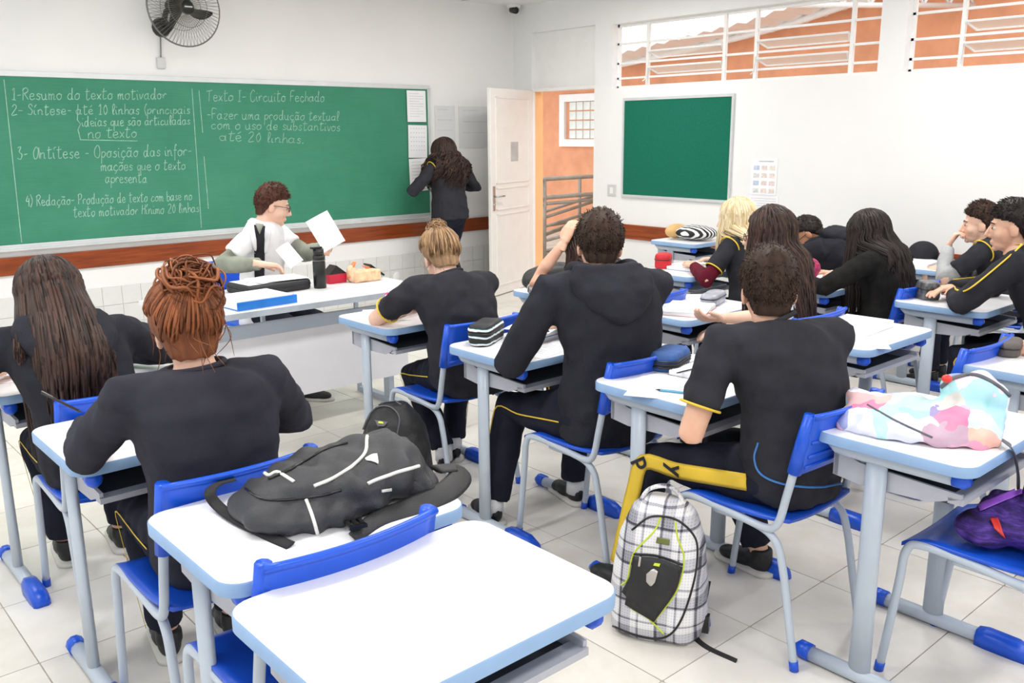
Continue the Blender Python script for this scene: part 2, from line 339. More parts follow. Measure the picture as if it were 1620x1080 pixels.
# ------------------------------------------------------------------ chalkboard with handwriting
cb = thing('chalkboard', 'long green chalkboard covered with white handwriting', 'chalkboard', (1.2, D, .83))
B0 = V(1.2, D, .83); BX0, BX1, BZ0, BZ1 = -.6, 5.40, .83, 2.035
MB().box(V(BX0, D-.02, BZ0)-B0, V(BX1, D-.002, BZ1)-B0).build('writing_surface', BOARD, cb)
for lo, hi in (((BX0, D-.03, BZ1-.01), (BX1+.03, D, BZ1+.03)), ((BX0, D-.03, BZ0-.03), (BX1+.03, D, BZ0+.005)), ((BX1, D-.03, BZ0), (BX1+.03, D, BZ1))):
    MB().box(V(*lo)-B0, V(*hi)-B0).build('frame', ALU, cb, bevel=.003)
MB().box(V(BX0, D-.075, BZ0-.035)-B0, V(BX1, D-.02, BZ0-.022)-B0).build('chalk_tray', ALU, cb)
G = {'a': '.8,.8 .5,1 .1,.7 .1,.25 .4,0 .75,.3 .85,1|.85,1 .82,.2 1.1,.1', 'b': '.1,2 .1,.1 .5,0 .85,.4 .6,.95 .12,.7', 'c': '.8,.8 .5,1 .1,.6 .2,.1 .6,0 .9,.25', 'd': '.8,.8 .4,1 .08,.5 .35,0 .75,.3 .85,2|.85,2 .83,.2 1.1,.1',
 'e': '.1,.5 .75,.6 .6,1 .2,.9 .08,.4 .4,0 .9,.2', 'f': '.7,1.8 .45,2 .3,1.4 .3,-.7|.0,1 .7,1', 'g': '.8,.8 .4,1 .1,.5 .4,.05 .8,.5 .85,1|.85,1 .8,-.6 .4,-1 .1,-.7', 'h': '.1,2 .1,0|.1,.6 .5,1 .75,.7 .8,0', 'i': '.1,.9 .15,.1 .4,.05|.15,1.4 .2,1.5',
 'j': '.4,1 .4,-.6 .1,-.9', 'l': '.15,.2 .5,1.6 .3,2 .15,1.4 .2,.1 .5,.1', 'm': '.05,1 .1,0|.1,.6 .35,1 .5,.7 .5,0|.5,.6 .8,1 .95,.7 1,0 1.2,.1', 'n': '.05,1 .1,0|.1,.6 .45,1 .7,.7 .72,.1 .95,.1', 'o': '.5,1 .1,.7 .15,.15 .5,0 .85,.4 .7,.95 .4,.95 .95,.9',
 'p': '.1,1 .1,-1|.1,.7 .5,1 .85,.6 .5,.05 .12,.3', 'q': '.8,.8 .4,1 .1,.5 .4,.05 .8,.5|.85,1 .85,-1', 'r': '.05,.9 .15,.1|.15,.6 .4,1 .75,.85', 's': '.75,.85 .4,1 .2,.7 .65,.4 .5,.02 .05,.15', 't': '.35,1.9 .3,.2 .55,0 .8,.2|0,1.35 .85,1.45',
 'u': '.05,1 .1,.2 .4,0 .7,.3 .75,1|.75,1 .78,.1 1,.1', 'v': '.05,1 .35,0 .7,1', 'x': '.05,1 .75,0|.75,1 .05,0', 'z': '.1,.95 .75,1 .15,.05 .85,.05', 'R': '.1,0 .15,1.9|.0,1.6 .6,2 .95,1.6 .6,1.1 .2,1|.4,1 1,0', 'S': '.9,1.6 .5,2 .15,1.6 .8,.8 .6,.05 .05,.2',
 'A': '.9,1.5 .5,1.9 .1,1 .3,.1 .7,.3 1,1.8 1,.1', 'O': '.6,2 .1,1.3 .2,.3 .7,0 1.1,.8 .9,1.8 .5,1.9', 'P': '.2,0 .2,2|.05,1.6 .6,2 1,1.5 .6,.9 .2,1', 'T': '-.1,1.7 1.1,2|.5,1.85 .45,0', 'I': '.1,1.9 .7,1.9|.4,1.9 .4,0|.1,0 .7,0', 'C': '1,1.6 .6,2 .1,1.2 .3,.1 .8,0 1.1,.4',
 'F': '.2,0 .2,1.9 1,2|.2,1 .8,1.05', 'M': '.05,0 .15,1.9|.15,1 .8,1.1|.85,1.9 .85,0', '1': '.2,1.5 .5,1.9 .5,0|.2,0 .8,0', '2': '.1,1.5 .5,1.9 .8,1.4 .1,.05 .95,.05', '3': '.1,1.8 .6,1.9 .4,1.1 .8,.7 .5,0 .05,.2', '4': '.5,1.9 .1,.9 .8,.9|.7,1.5 .7,0', '0': '.5,1.8 .1,1 .4,0 .8,.8 .5,1.8',
 '-': '.1,.75 .7,.8', ')': '.1,2.1 .5,1 .1,-.3', '(': '.5,2.1 .1,1 .5,-.3', '.': '.1,.05 .25,.1', '{': '.5,2.3 .2,1.6 .3,.9 .05,.4 .3,-.1 .2,-2.8 .6,-3.6'}
ACC = {'í': ('i', '.1,1.5 .5,1.9'), 'é': ('e', '.3,1.4 .7,1.8'), 'ã': ('a', '.1,1.4 .4,1.6 .6,1.4 .9,1.6'), 'ç': ('c', '.5,0 .6,-.3 .3,-.5'), 'õ': ('o', '.1,1.4 .4,1.6 .6,1.4 .9,1.6')}
def chalk_text(txt, p0, p1, xh):
    """one line of handwriting from pixel p0 to p1 (baseline), x-height in metres"""
    a = ony(*p0, D); b = ony(*p1, D); g = np.random.default_rng(len(txt)); cur = 0; strokes = []
    for ch in txt:
        if ch == ' ': cur += .75; continue
        base, acc = ACC.get(ch, (ch, None)); gl = G[base].split('|')+([acc] if acc else [])
        wmax = 0
        for st in gl:
            P = [tuple(map(float, q.split(','))) for q in st.split()]; wmax = max(wmax, max(q[0] for q in P))
            strokes.append([(cur+x+.12*y+g.normal()*.03, y+g.normal()*.04) for x, y in P])
        cur += wmax+.18
    sx = (b[0]-a[0])/cur; mb = MB()
    for st in strokes:
        pts = [V(a[0]+x*sx, D-.0215, a[2]+(b[2]-a[2])*x/cur+y*xh)-B0 for x, y in st]
        pts = bez(pts, 4) if len(pts) > 2 else pts
        mb.tube(pts, .0027, 4, .35, up=(0, 1, 0))
    o = mb.build('chalk_line', CHALK, cb); o['kind'] = 'stuff'; return o
for a in (("1-Resumo do texto motivador", (16, 158), (263, 157), .042), ("2- Síntese- até 10 linhas (principais", (17, 182), (300, 180), .038), ("ideias que são articuladas", (128, 200), (300, 197), .038), ("no texto", (138, 219), (216, 217), .042),
          ("3- Antítese - Oposição das infor-", (26, 252), (302, 246), .046), ("mações que o texto", (158, 270), (293, 268), .04), ("apresenta", (165, 289), (232, 289), .042),
          ("4) Redação- Produção de texto com base no", (40, 326), (303, 316), .04), ("texto motivador Mínimo 20 linhas", (115, 343), (314, 335), .04),
          ("Texto I- Circuito Fechado", (325, 160), (512, 161), .045), ("-Fazer uma produção textual", (325, 188), (535, 191), .042), ("com o uso de substantivos", (332, 204), (537, 207), .042), ("até 20 linhas.", (345, 222), (480, 227), .042)): chalk_text(*a)
for L in (((5, 126), (33, 383)), ((302, 140), (317, 360)), ((313, 143), (319, 210)), ((321, 247), (328, 330)), ((125, 221), (216, 223)), ((122, 165), (121, 190), (126, 196), (122, 205), (126, 221))):
    P = [ony(*q, D)-B0 for q in L]; P = [V(p[0], -.0215, p[2]) for p in P]
    MB().tube(P, .003, 4, .35, up=(0, 1, 0)).build('chalk_line', CHALK, cb)
# ------------------------------------------------------------------ sheets on board and walls
def sheet_front(p, q, label, rows=0, tilt=0, yy=D-.034, grid=False, col=PAPER, cat='sheet'):
    a = ony(*p, D); b = ony(*q, D); c = (a+b)/2; w, h = abs(b[0]-a[0])/2, abs(b[2]-a[2])/2
    r = thing('paper_sheet', label, cat, (c[0], yy, c[2])); r.rotation_euler = (0, tilt, 0)
    MB().box((-w, -.001, -h), (w, .001, h)).build('paper', col, r)
    for k in range(rows):
        z = h*.8-k*(1.6*h/rows)
        if grid:
            for x in np.linspace(-w*.7, w*.7, 6): MB().box((x-w*.06, -.0016, z-h*.02), (x+w*.06, -.001, z+h*.02)).build('print_mark', PRINT_L, r)
        else: MB().box((-w*.75, -.0016, z-.002), (w*(.75 if k % 3 else .3), -.001, z+.002)).build('print_line', PRINT_L, r)
    return r
PRINT_L = mk('faint_print', (196, 196, 202), .8)
sheet_front((640, 143), (671, 193), 'printed sheet with short text pinned at the top of the chalkboard edge', 10)
sheet_front((642, 198), (673, 249), 'calendar-like sheet with a grid of marks on the chalkboard', 6, .02, grid=True)
sheet_front((644, 251), (674, 301), 'lowest sheet on the chalkboard partly hidden by curly hair', 8, -.02)
GREYPAPER = mk('grey_paper', (224, 224, 226), .85, .01)
sheet_front((687, 167), (720, 228), 'pale grey notice sheet on the wall beside the chalkboard', 3, yy=D-.004, col=GREYPAPER)
sheet_front((725, 168), (777, 233), 'wide pale grey notice on the wall beside the open door', 3, yy=D-.004, col=GREYPAPER)
so = thing('wall_socket', 'white round wall socket low on the tiled wall', 'socket', (4.98, D-.007, .235))
MB().ell((0, 0, 0), (.045, .012, .045)).build('socket_plate', WMETAL, so, True)
# green felt board, posters and switch on the window wall
fb = thing('notice_board', 'plain dark green felt notice board with aluminium frame', 'notice board', (W, 5.19, 1.46))
MB().box((-.015, -.6, -.44), (0, .6, .44)).build('felt', FELT, fb)
for lo, hi in (((-.022, -.615, .43), (0, .615, .455)), ((-.022, -.615, -.455), (0, .615, -.43)), ((-.022, -.615, -.43), (0, -.595, .43)), ((-.022, .595, -.43), (0, .615, .43))): MB().box(lo, hi).build('frame', ALU, fb)
po = thing('wall_poster', 'small white poster with rows of tiny pictures on the wall', 'poster', (W-.002, 4.26, 1.24))
MB().box((-.002, -.125, -.15), (.001, .125, .15)).build('paper', PAPER, po)
for i in range(3):
    for j in range(4):
        cc = ((190, 202, 224), (230, 216, 210), (214, 214, 216), (226, 208, 208))[(i*3+j*2+(i == 2)*1) % 4] if (i, j) != (2, 0) else (224, 220, 206)
        MB().box((-.003, .07-.075*i-.026, .07-.062*j-.018), (-.002, .07-.075*i+.026, .07-.062*j+.018)).build('picture', mk('print_%d_%d_%d' % cc, cc, .8, .1, 60), po)
MB().box((-.003, -.09, .118), (-.002, .05, .128)).build('title_line', PRINT_L, po)
p2 = thing('wall_notice', 'white sheet of small print below the poster on the wall', 'notice', (W-.002, 4.25, .99))
MB().box((-.002, -.14, -.1), (.001, .14, .095)).build('paper', PAPER, p2)
for k in range(8): MB().box((-.003, -.12, .07-.02*k), (-.002, .12-.03*(k % 3), .073-.02*k)).build('print_line', PRINT_L, p2)
sw = thing('blank_wall_plate', 'white blank plate on the wall between door and notice board', 'wall plate', (W, 5.94, 1.06))
MB().box((-.008, -.055, -.055), (0, .055, .055)).build('plate', GREY_PL, sw, bevel=.004); MB().box((-.011, -.02, -.03), (-.006, .02, .03)).build('cover', WMETAL, sw)
cm = thing('security_camera', 'small black security camera in the ceiling corner', 'camera', (W-.1, D-.12, CEIL))
MB().box((-.05, -.05, -.03), (.05, .05, 0)).build('mount', WMETAL, cm); MB().tube([(0, .03, -.045), (-.01, -.05, -.06)], [.032, .034], 12).build('camera_body', BLACK_PL, cm, True)
# wall fan
fan = thing('wall_fan', 'black wall fan with wire cage above the chalkboard', 'fan', (2.96, D, 2.56))
FW = mk('fan_wire', (120, 118, 112), .4, metallic=.5)
MB().tube([(-.1, -.0, -.13), (-.1, -.05, -.13)], [.075, .06], 14).build('wall_mount', BLACK_PL, fan, True)
MB().tube([(-.1, -.04, -.12), (-.09, -.1, -.02), (-.03, -.14, .02)], .022, 8).build('arm', BLACK_PL, fan, True)
MB().tube([(-.04, -.10, .02), (-.03, -.2, .02)], [.06, .052], 14).build('motor', BLACK_PL, fan, True)
for k in range(3):
    a0 = math.radians(205+120*k); rings = []
    for s in np.linspace(0, 1, 9):
        r = .03+.185*s; a = a0+.5*s; w_ = .05*(math.sin(math.pi*min(1, s*.8+.15)))+.004; c = V(r*math.cos(a), -.255, r*math.sin(a)); tn = V(-math.sin(a), .7, math.cos(a)); tn = nrm(tn)
        rings.append([c-tn*w_+V(0, .003, 0), c+tn*w_+V(0, .003, 0), c+tn*w_-V(0, .003, 0), c-tn*w_-V(0, .003, 0)])
    MB().loft(rings).build('blade', BLACK_PL, fan, True)
MB().ell((0, -.29, 0), (.055, .03, .055)).build('hub_cap', BLACK_PL, fan, True)
MB().box((-.03, -.322, -.005), (.03, -.316, .005)).build('maker_badge', GREY_PL, fan)
cg = MB(); R_ = .285
for yy, rr in ((-.23, R_), (-.235, R_*.99), (-.31, .15), (-.17, .16)): cg.tube([(rr*math.cos(a), yy, rr*math.sin(a)) for a in np.linspace(0, 2*math.pi, 41)], .0045 if rr > .2 else .002, 5, caps=False)
for k in range(60):
    a = 2*math.pi*k/60
    for sgn in (-1, 1):
        b = a+.35*sgn if sgn > 0 else a
        cg.tube([(.05*math.cos(b), -.235-.075*(1 if sgn < 0 else -1), .05*math.sin(b)), (.16*math.cos((a+b)/2), -.235-.07*(1 if sgn < 0 else -1), .16*math.sin((a+b)/2)), (R_*math.cos(a), -.233, R_*math.sin(a))], .0013, 4, caps=False)
cg.build('wire_cage', FW, fan, True)
MB().tube([(-.12, -.02, -.2), (-.125, -.015, -.3), (-.13, -.015, -.36)], .006, 6).build('cord', mk('grey_cord', (140, 140, 138), .5), fan, True)
MB().box((-.165, -.03, -.44), (-.1, 0, -.355)).build('switch_box', GREY_PL, fan, bevel=.006)
# ------------------------------------------------------------------ school furniture
LAM = mk('white_laminate', (240, 240, 243), .3, .008, 4)
EDGE = mk('blue_grey_edge', (138, 170, 208), .45, .03)
GM = mk('grey_enamel', (186, 197, 210), .35, .02)
BLUE = mk('blue_plastic', (22, 84, 208), .32, .05, 3, .04, 200)
TRAY = mk('tray_plastic', (172, 174, 184), .55, .04)
TRAYD = mk('tray_dark', (62, 62, 66), .7, .06)
SCREW = mk('zinc_screw', (190, 190, 190), .3, metallic=.8)
DW, DD_, DH = .60, .455, .76
def make_desk():
    r = empty('school_desk')
    out = rrect(DW, DD_, .055, 6); inn = rrect(DW-.006, DD_-.006, .052, 6)
    MB().prism(inn, DH-.026, DH).build('desk_top', LAM, r)
    mb = MB(); rings = []
    for pts, z in ((out, DH-.03), (out, DH-.003), (inn, DH-.0005)): rings.append([V(x, y, z) for x, y in pts])
    mb.loft(rings, False); mb.add([V(x, y, DH-.03) for x, y in out], [tuple(range(len(out)))]); mb.build('edge_band', EDGE, r, True)
    for s in (-1, 1):
        x = s*.245
        a = MB().tube([(x, .19, DH-.034), (x, .165, DH-.05), (x, .13, DH-.052), (x, -.17, DH-.052)], [.016, .02, .021, .021], 10).build('support_arm', GM, r, True)
        MB().tube([(x, -.165, DH-.052), (x, -.195, DH-.052), (x, -.207, DH-.05)], [.0225, .0225, .012], 10).build('end_plug', BLUE, a, True)
        col = [(px*.5, py) for px, py in rrect(.062, .062, .03, 5)]
        MB().loft([[V(x+px*k, .045+py*k, z) for px, py in col] for z, k in ((.02, 1.08), (.35, 1.0), (DH-.06, 1.0))]).build('column', GM, r, True)
        f = MB().tube([(x, .24, .024), (x, -.22, .024)], .024, 10).build('foot', GM, r, True)
        MB().tube([(x, .2, .026), (x, .235, .027), (x, .258, .02)], [.028, .028, .012], 10).build('foot_cap', BLUE, f, True)
        c = MB().loft([[V(x+a_*wd, y, z_*hh) for a_, z_ in ((-1, 0), (1, 0), (1, .6), (.6, 1), (-.6, 1), (-1, .6))] for y, wd, hh in ((-.1, .027, .05), (-.13, .031, .056), (-.22, .031, .054), (-.262, .028, .036), (-.272, .018, .016))])
        c.build('foot_cap', BLUE, f, True)
    tr = MB().box((-.225, -.15, .625), (.225, .17, .632)).build('book_tray', TRAYD, r)
    for s in (-1, 1):
        MB().loft([[V(s*.225, y, z), V(s*.235, y, z), V(s*.235, y, z2), V(s*.225, y, z2)] for y, z, z2 in ((-.185, .650, .662), (-.1, .618, .665), (.1, .610, .675), (.18, .62, .70))]).build('tray_side', TRAY, tr)
    MB().box((-.235, .165, .62), (.235, .178, .70)).build('tray_back', TRAY, tr); MB().box((-.235, -.19, .648), (.235, -.15, .632)).build('tray_lip', TRAY, tr)
    MB().tube([(-.226, .1, .665), (.226, .1, .665)], .014, 8).build('cross_bar', GM, r, True)
    return r
def make_chair():
    r = empty('school_chair')
    def grid(fn, nu, nv, th, nfn):
        top = [[fn(u, v) for v in np.linspace(-1, 1, nv)] for u in np.linspace(-1, 1, nu)]
        vs = [p for row in top for p in row]; n = len(vs); vs += [p+nfn(p)*th for p in vs]; fs = []
        for i in range(nu-1):
            for j in range(nv-1):
                a = i*nv+j; fs.append((a, a+1, a+nv+1, a+nv)); fs.append((n+a, n+a+nv, n+a+nv+1, n+a+1))
        for j in range(nv-1):
            for i in (0, nu-1): a = i*nv+j; fs.append((a, n+a, n+a+1, a+1))
        for i in range(nu-1):
            for j in (0, nv-1): a = i*nv+j; fs.append((a, a+nv, n+a+nv, n+a))
        return MB().add(vs, fs)
    def seat(u, v):       # u across, v front to back
        y = .205*v; w = .2-.012*max(0, v)**2-.02*max(0, -v)**3; k = max(0, (v-.55)/.45)
        return V(u*w, y, .462-.012*(1-u*u)*(1-.3*v)-.03*k*k+.012*max(0, -v-.5))
    grid(seat, 13, 15, .012, lambda p: V(0, 0, -1)).build('seat', BLUE, r, True)
    def back(u, v):
        z = .722+.088*v-.012*(u*u)*(v < 0); y = -.225-.045*(v*.5+.5)-.028*(1-u*u)
        return V(u*.2, y, z)
    b = grid(back, 13, 11, .009, lambda p: V(0, -1, 0)).build('backrest', BLUE, r, True)
    MB().tube([back(u, 1)+V(0, -.005, 0) for u in np.linspace(-1, 1, 13)], .009, 8).build('top_rim', BLUE, b, True)
    for v in (-.75, -.35, .05): MB().tube([back(u, v)+V(0, -.01, 0) for u in np.linspace(-.92, .92, 11)], .0055, 6).build('rib', BLUE, b, True)
    for s in (-1, 1):
        x = s*.192
        sl = MB().tube([(x, -.218, .625), (x, -.238, .72), (x, -.258, .812)], [.021, .021, .018], 10).build('sleeve', BLUE, b, True)
        for z in (.665, .76): MB().ell((x*1.0, -.262+(.82-z)*.15, z), (.005, .005, .005), 8, 6).build('screw', SCREW, b, True)
        path = bez([(x, .235, .0), (x, .2, .30), (x, .188, .41), (x, .145, .442), (x, 0, .436), (x, -.13, .424), (x, -.175, .45), (x, -.2, .55), (x, -.228, .68), (x, -.245, .76)], 6)
        MB().tube(path, .0125, 10).build('side_frame', GM, r, True)
        x2 = s*.18
        l = MB().tube(bez([(x2, .06, .424), (x2, -.08, .42), (x2+s*.008, -.165, .395), (x2+s*.012, -.2, .32), (x2+s*.014, -.235, .15), (x2+s*.016, -.265, 0)], 6), .0125, 10).build('rear_leg', GM, r, True)
        MB().tube([(x, .2362, -.001), (x, .232, .03)], .0145, 10).build('foot_tip', BLUE, r, True)
        MB().tube([(x2+s*.016, -.265, -.001), (x2+s*.016, -.26, .03)], .0145, 10).build('foot_tip', BLUE, r, True)
    MB().tube([(-.18, .05, .424), (.18, .05, .424)], .01, 8).build('seat_bar', GM, r, True)
    for s in (-1, 1): MB().box((s*.12-.02, -.16, .436), (s*.12+.02, -.11, .452)).build('seat_clip', BLUE, r)
    return r
_desk, _chair = make_desk(), make_chair(); _first = {'d': 1, 'c': 1}
def desk(label, x, y, rz=0):
    o = _desk if _first['d'] else copy_tree(_desk); _first['d'] = 0
    o.location = (x, y, 0); o.rotation_euler = (0, 0, rz); return tag(o, label, 'desk', 'school desks')
def chair(label, x, y, rz=0):
    o = _chair if _first['c'] else copy_tree(_chair); _first['c'] = 0
    o.location = (x, y, 0); o.rotation_euler = (0, 0, rz); return tag(o, label, 'chair', 'blue school chairs')
desk('bare white-topped school desk with nothing on it', .885, 1.245)
desk('white-topped school desk with the large black backpack lying on it', .92, 1.755)
desk('school desk where the woman with the auburn bun writes', .90, 2.625)
desk('school desk in front of the girl in black hoodie with long straight hair', .90, 3.50)
desk('school desk under the elbows of the student with the blond bun', 2.45, 3.49)
desk('school desk with striped pencil case and book pile in front of the hooded boy', 2.46, 2.64)
desk('school desk with blue pencil case and open spiral notebook', 2.50, 1.86)
desk('school desk with the tie-dye bag on it', 2.585, 1.06)
desk('school desk under the backpack with pink zip by the door', 3.53, 3.45)
desk('school desk with grey pencil case and loose sheets before the girl with glasses', 3.55, 2.70)
desk('school desk with thick notebook and green pen, its chair empty', 3.60, 1.86)
desk('school desk with a worksheet and a dark pencil case beside a writing hand', 3.66, 1.10)
desk('school desk with red pencil case before the platinum blond girl', 4.58, 3.48)
desk('school desk with magenta knit bag by the girl in black sweater', 4.68, 2.65)
desk('school desk under the folded arms of the boy in black jacket', 4.71, 1.86)
desk('school desk near the wall with the zebra striped shoe-like pouch', 5.90, 4.45)
desk('school desk by the wall under the boy bent over his work', 5.88, 3.45)
desk('school desk by the wall with a black cap and notebook', 5.86, 2.50)
chair('empty blue school chair tucked under the desk with the large black backpack', .87, 1.74)
chair('blue school chair under the woman with the auburn bun', .88, 2.27)
chair('blue school chair behind the girl with long straight hair and hoodie', .90, 3.15)
chair('blue school chair of the student with the blond bun', 2.45, 3.22)
chair('blue school chair of the boy in the black hoodie', 2.47, 2.31)
chair('blue school chair of the boy in the black T-shirt', 2.45, 1.53)
chair('blue school chair with the purple bag on its seat', 2.64, .86)
chair('blue school chair of the girl resting her head on her hand', 3.5, 3.10)
chair('blue school chair of the girl with glasses and white shirt', 3.62, 2.29)
chair('empty blue school chair between thick notebook desk and worksheet desk', 3.57, 1.56)
chair('blue school chair of the platinum blond girl', 4.6, 3.08)
chair('blue school chair of the girl in the black knit sweater', 4.68, 2.33)
chair('blue school chair of the boy with folded arms', 4.74, 1.45)
chair('blue school chair of the boy bent over his work', 5.88, 3.05)
chair('blue school chair of the boy in grey sleeves', 5.88, 2.06)
chair('blue school chair behind the worksheet desk', 3.66, .68)
# teacher's desk and chair
td = thing('teacher_desk', 'long light grey teacher desk with white front panel', 'desk', (2.33, 4.48, 0))
TD = V(2.33, 4.48, 0)
def tb(n, lo, hi, mat, p=td, bev=0): return MB().box(V(*lo)-TD, V(*hi)-TD).build(n, mat, p, bevel=bev)
tb('desk_top', (1.63, 4.13, .725), (3.03, 4.85, .75), mk('grey_laminate', (226, 226, 228), .35, .01), bev=.003)
tb('edge_band', (1.63, 4.122, .722), (3.03, 4.13, .752), mk('edge_grey', (176, 184, 194), .45))
tb('front_rail', (1.70, 4.28, .585), (2.96, 4.30, .655), GM); tb('front_panel', (1.70, 4.285, .22), (2.96, 4.30, .585), mk('panel_white', (232, 232, 236), .4, .008))
for x in (1.70, 2.93):
    tb('leg', (x, 4.45, .03), (x+.035, 4.51, .725), GM); tb('foot', (x-.005, 4.2, 0), (x+.04, 4.8, .035), GM)
    tb('rear_leg', (x+.6*(x < 2), 4.80, 0), (x+.6*(x < 2)+.022, 4.822, .725), GM)
tc = copy_tree(_chair); tc.location = (2.5, 5.28, 0); tc.rotation_euler = (0, 0, math.radians(180)); tag(tc, 'blue school chair of the teacher behind his desk', 'chair', 'blue school chairs')
# ------------------------------------------------------------------ people
YEL = mk('yellow_trim', (232, 196, 60), .7, .03)
def skinmat(name, c):
    if name in MATS: return MATS[name]
    t = NT(name); v = t.coord(); f = t.noise(v, 14, 4); d = tuple(int(x*y) for x, y in zip(c, (.97, .92, .9)))
    t.base(t.ramp(f, [(.35, d), (.65, c)])); t.set(Roughness=.5); t.b.inputs['Subsurface Weight'].default_value = .08; t.b.inputs['Subsurface Radius'].default_value = (.01, .004, .002)
    MATS[name] = t.m; return t.m
def hairmat(name, dark, light, rough=.5):
    if name in MATS: return MATS[name]
    t = NT(name); at = t.n('ShaderNodeAttribute', attribute_name='lock'); n_ = t.noise(t.coord(), 40, 3)
    f = t.math('ADD', t.math('MULTIPLY', at.outputs['Fac'], .65), t.math('MULTIPLY', n_, .35))
    t.base(t.ramp(f, [(.1, dark), (.9, light)])); t.set(Roughness=rough); t.b.inputs['Specular IOR Level'].default_value = .3 if 'short' not in name else .1; MATS[name] = t.m; return t.m
def cloth(name, c, bump=.25, bs=350, var=.12, stretch=(1, 1, 1), sc=9): return mk(name, c, .9, var, sc, bump, bs, spec=.2, stretch=stretch)
NAVY = cloth('navy_tracksuit', (32, 34, 47)); BLACKC = cloth('black_cotton', (47, 47, 53)); HOOD = cloth('black_fleece', (42, 43, 50), .3, 300)
KNIT = cloth('black_knit', (34, 33, 32), .9, 120, .2, (3, 3, .6)); SWEAT = cloth('charcoal_wool', (50, 50, 59), .4, 500); GREYC = cloth('grey_jersey', (168, 170, 172)); SAGE = cloth('sage_jersey', (138, 142, 130))
COAT = cloth('white_coat', (236, 237, 241), .1, 200, .015); WHITEC = cloth('white_cotton', (230, 231, 233), .15, 200, .02); MAROON = cloth('maroon_sleeve', (96, 22, 40)); DARKSHOE = mk('black_shoe', (30, 31, 32), .5, .1, 30); SOLE = mk('pale_sole', (215, 213, 205), .6)
EYEW = mk('eye_white', (222, 214, 208), .2, .01); IRIS = mk('iris', (40, 28, 20), .15)
GLASSF = mk('spectacle_frame', (28, 28, 34), .3)
def frame(yaw, pitch=0, roll=0):
    """columns right, forward, up; yaw clockwise from +Y, pitch down positive"""
    y, p, r = map(math.radians, (yaw, pitch, roll))
    f0 = V(math.sin(y), math.cos(y), 0); r0 = V(math.cos(y), -math.sin(y), 0); u0 = V(0, 0, 1)
    f = f0*math.cos(p)-u0*math.sin(p); u = u0*math.cos(p)+f0*math.sin(p)
    rr = r0*math.cos(r)+u*math.sin(r); uu = u*math.cos(r)-r0*math.sin(r)
    return np.array([rr, f, uu]).T
def ik(a, b, l1, l2, pole):
    a, b = V(*a), V(*b); d = b-a; L = np.linalg.norm(d)
    if L > (l1+l2)*.995: b = a+d/L*(l1+l2)*.995; d = b-a; L = np.linalg.norm(d)
    x = (l1*l1-l2*l2+L*L)/(2*L); hgt = math.sqrt(max(0, l1*l1-x*x)); t = d/L
    p = V(*pole); p = p-t*np.dot(p, t); return a+t*x+nrm(p)*hgt, b
def ring(c, r, f, a, b, n=20, sq=2.4):
    out = []
    for k in range(n):
        t = 2*math.pi*k/n; cs, sn = math.cos(t), math.sin(t)
        out.append(c+r*a*math.copysign(abs(cs)**(2/sq), cs)+f*b*math.copysign(abs(sn)**(2/sq), sn))
    return out
def head_shape(mb, H, nb, girl=False, nose=1.0):
    """skull, face, nose, lips, brow, ears and neck in the head frame"""
    c, R = H; M = lambda p: c+R@V(*p)
    k = .94 if girl else 1.0
    def e(p, r): mb.ell(M(p), [q*k for q in r], 18, 12, R)
    e((0, -.012, .03), (.074, .095, .086)); e((0, .02, -.02), (.062, .072, .085)); e((0, .032, -.078), (.043, .05, .036)); e((0, -.03, -.02), (.06, .06, .06))
    e((0, .078, .022), (.046, .016, .012)); e((0, .084, -.066), (.022, .011, .006)); e((0, .082, -.077), (.018, .011, .006)); e((0, .07, -.1), (.018, .016, .014))
    mb.tube([M((0, .086, .012)), M((0, .1, -.012)), M((0, .111*nose, -.034)), M((0, .09, -.043))], [.008, .0095, .0125, .009], 8)
    for s in (-1, 1):
        e((s*.032, .042, -.03), (.029, .034, .034)); mb.ell(M((s*.075*k, -.012, -.012)), (.009, .021, .032), 12, 8, R@frame(s*-14)); e((s*.072, -.006, -.03), (.008, .013, .012))
    mb.tube([M((0, -.025, -.03)), M((0, -.03, -.09)), nb*.75+M((0, -.03, -.09))*.25+R[:, 1]*.0, nb, nb-V(0, 0, .04)], [.055*k, .052*k, .052*k, .058*k, .07*k], 16)
def hand_shape(mb, w, d, pn, curl=.5, side=1, s=1.0, thumb=.5, spread=1.0):
    """w wrist, d pointing direction, pn palm normal (the side the fingers curl to), side +1 puts the thumb on cross(d,pn)"""
    d = nrm(d); pn = nrm(V(*pn)-d*np.dot(V(*pn), d)); x = np.cross(d, pn)*side
    mb.tube([w-d*.05*s, w, w+d*.02*s], [.026*s, .025*s, .026*s], 10, .8, up=pn)
    for k, o in enumerate((-.027, -.009, .009, .026)):
        mb.tube([w+d*.005*s+x*o*.6*s, w+d*.05*s+x*o*s, w+d*.088*s+x*o*s*1.05], [.015*s, .015*s, .012*s], 8, .95)
    for o, L in ((.028, .066), (.0095, .075), (-.0095, .07), (-.028, .055)):
        p = w+d*.086*s+x*o*s*1.05; a = 0; pts = [p-d*.01, p]; sp = x*o*2.2*spread
        for j, fr in enumerate((.45, .32, .23)):
            a += curl*(.85, 1.0, .7)[j]; dr = nrm(d*math.cos(a)+pn*math.sin(a)+sp*(1-min(1, a))); p = p+dr*L*fr*s*1.05; pts.append(p)
        mb.tube(pts, [.0098*s, .0095*s, .0088*s, .0082*s, .0068*s], 8)
    p = w+d*.02*s+x*.024*s; t1 = nrm(d*.75+x*.75+pn*.35*thumb); t2 = nrm(d*.95+x*.25+pn*.5*thumb); t3 = nrm(d+pn*.6*thumb-x*.15*thumb)
    mb.tube([p-t1*.012*s, p+t1*.03*s, p+t1*.03*s+t2*.03*s, p+t1*.03*s+t2*.03*s+t3*.026*s], [.015*s, .0125*s, .0105*s, .008*s], 8)
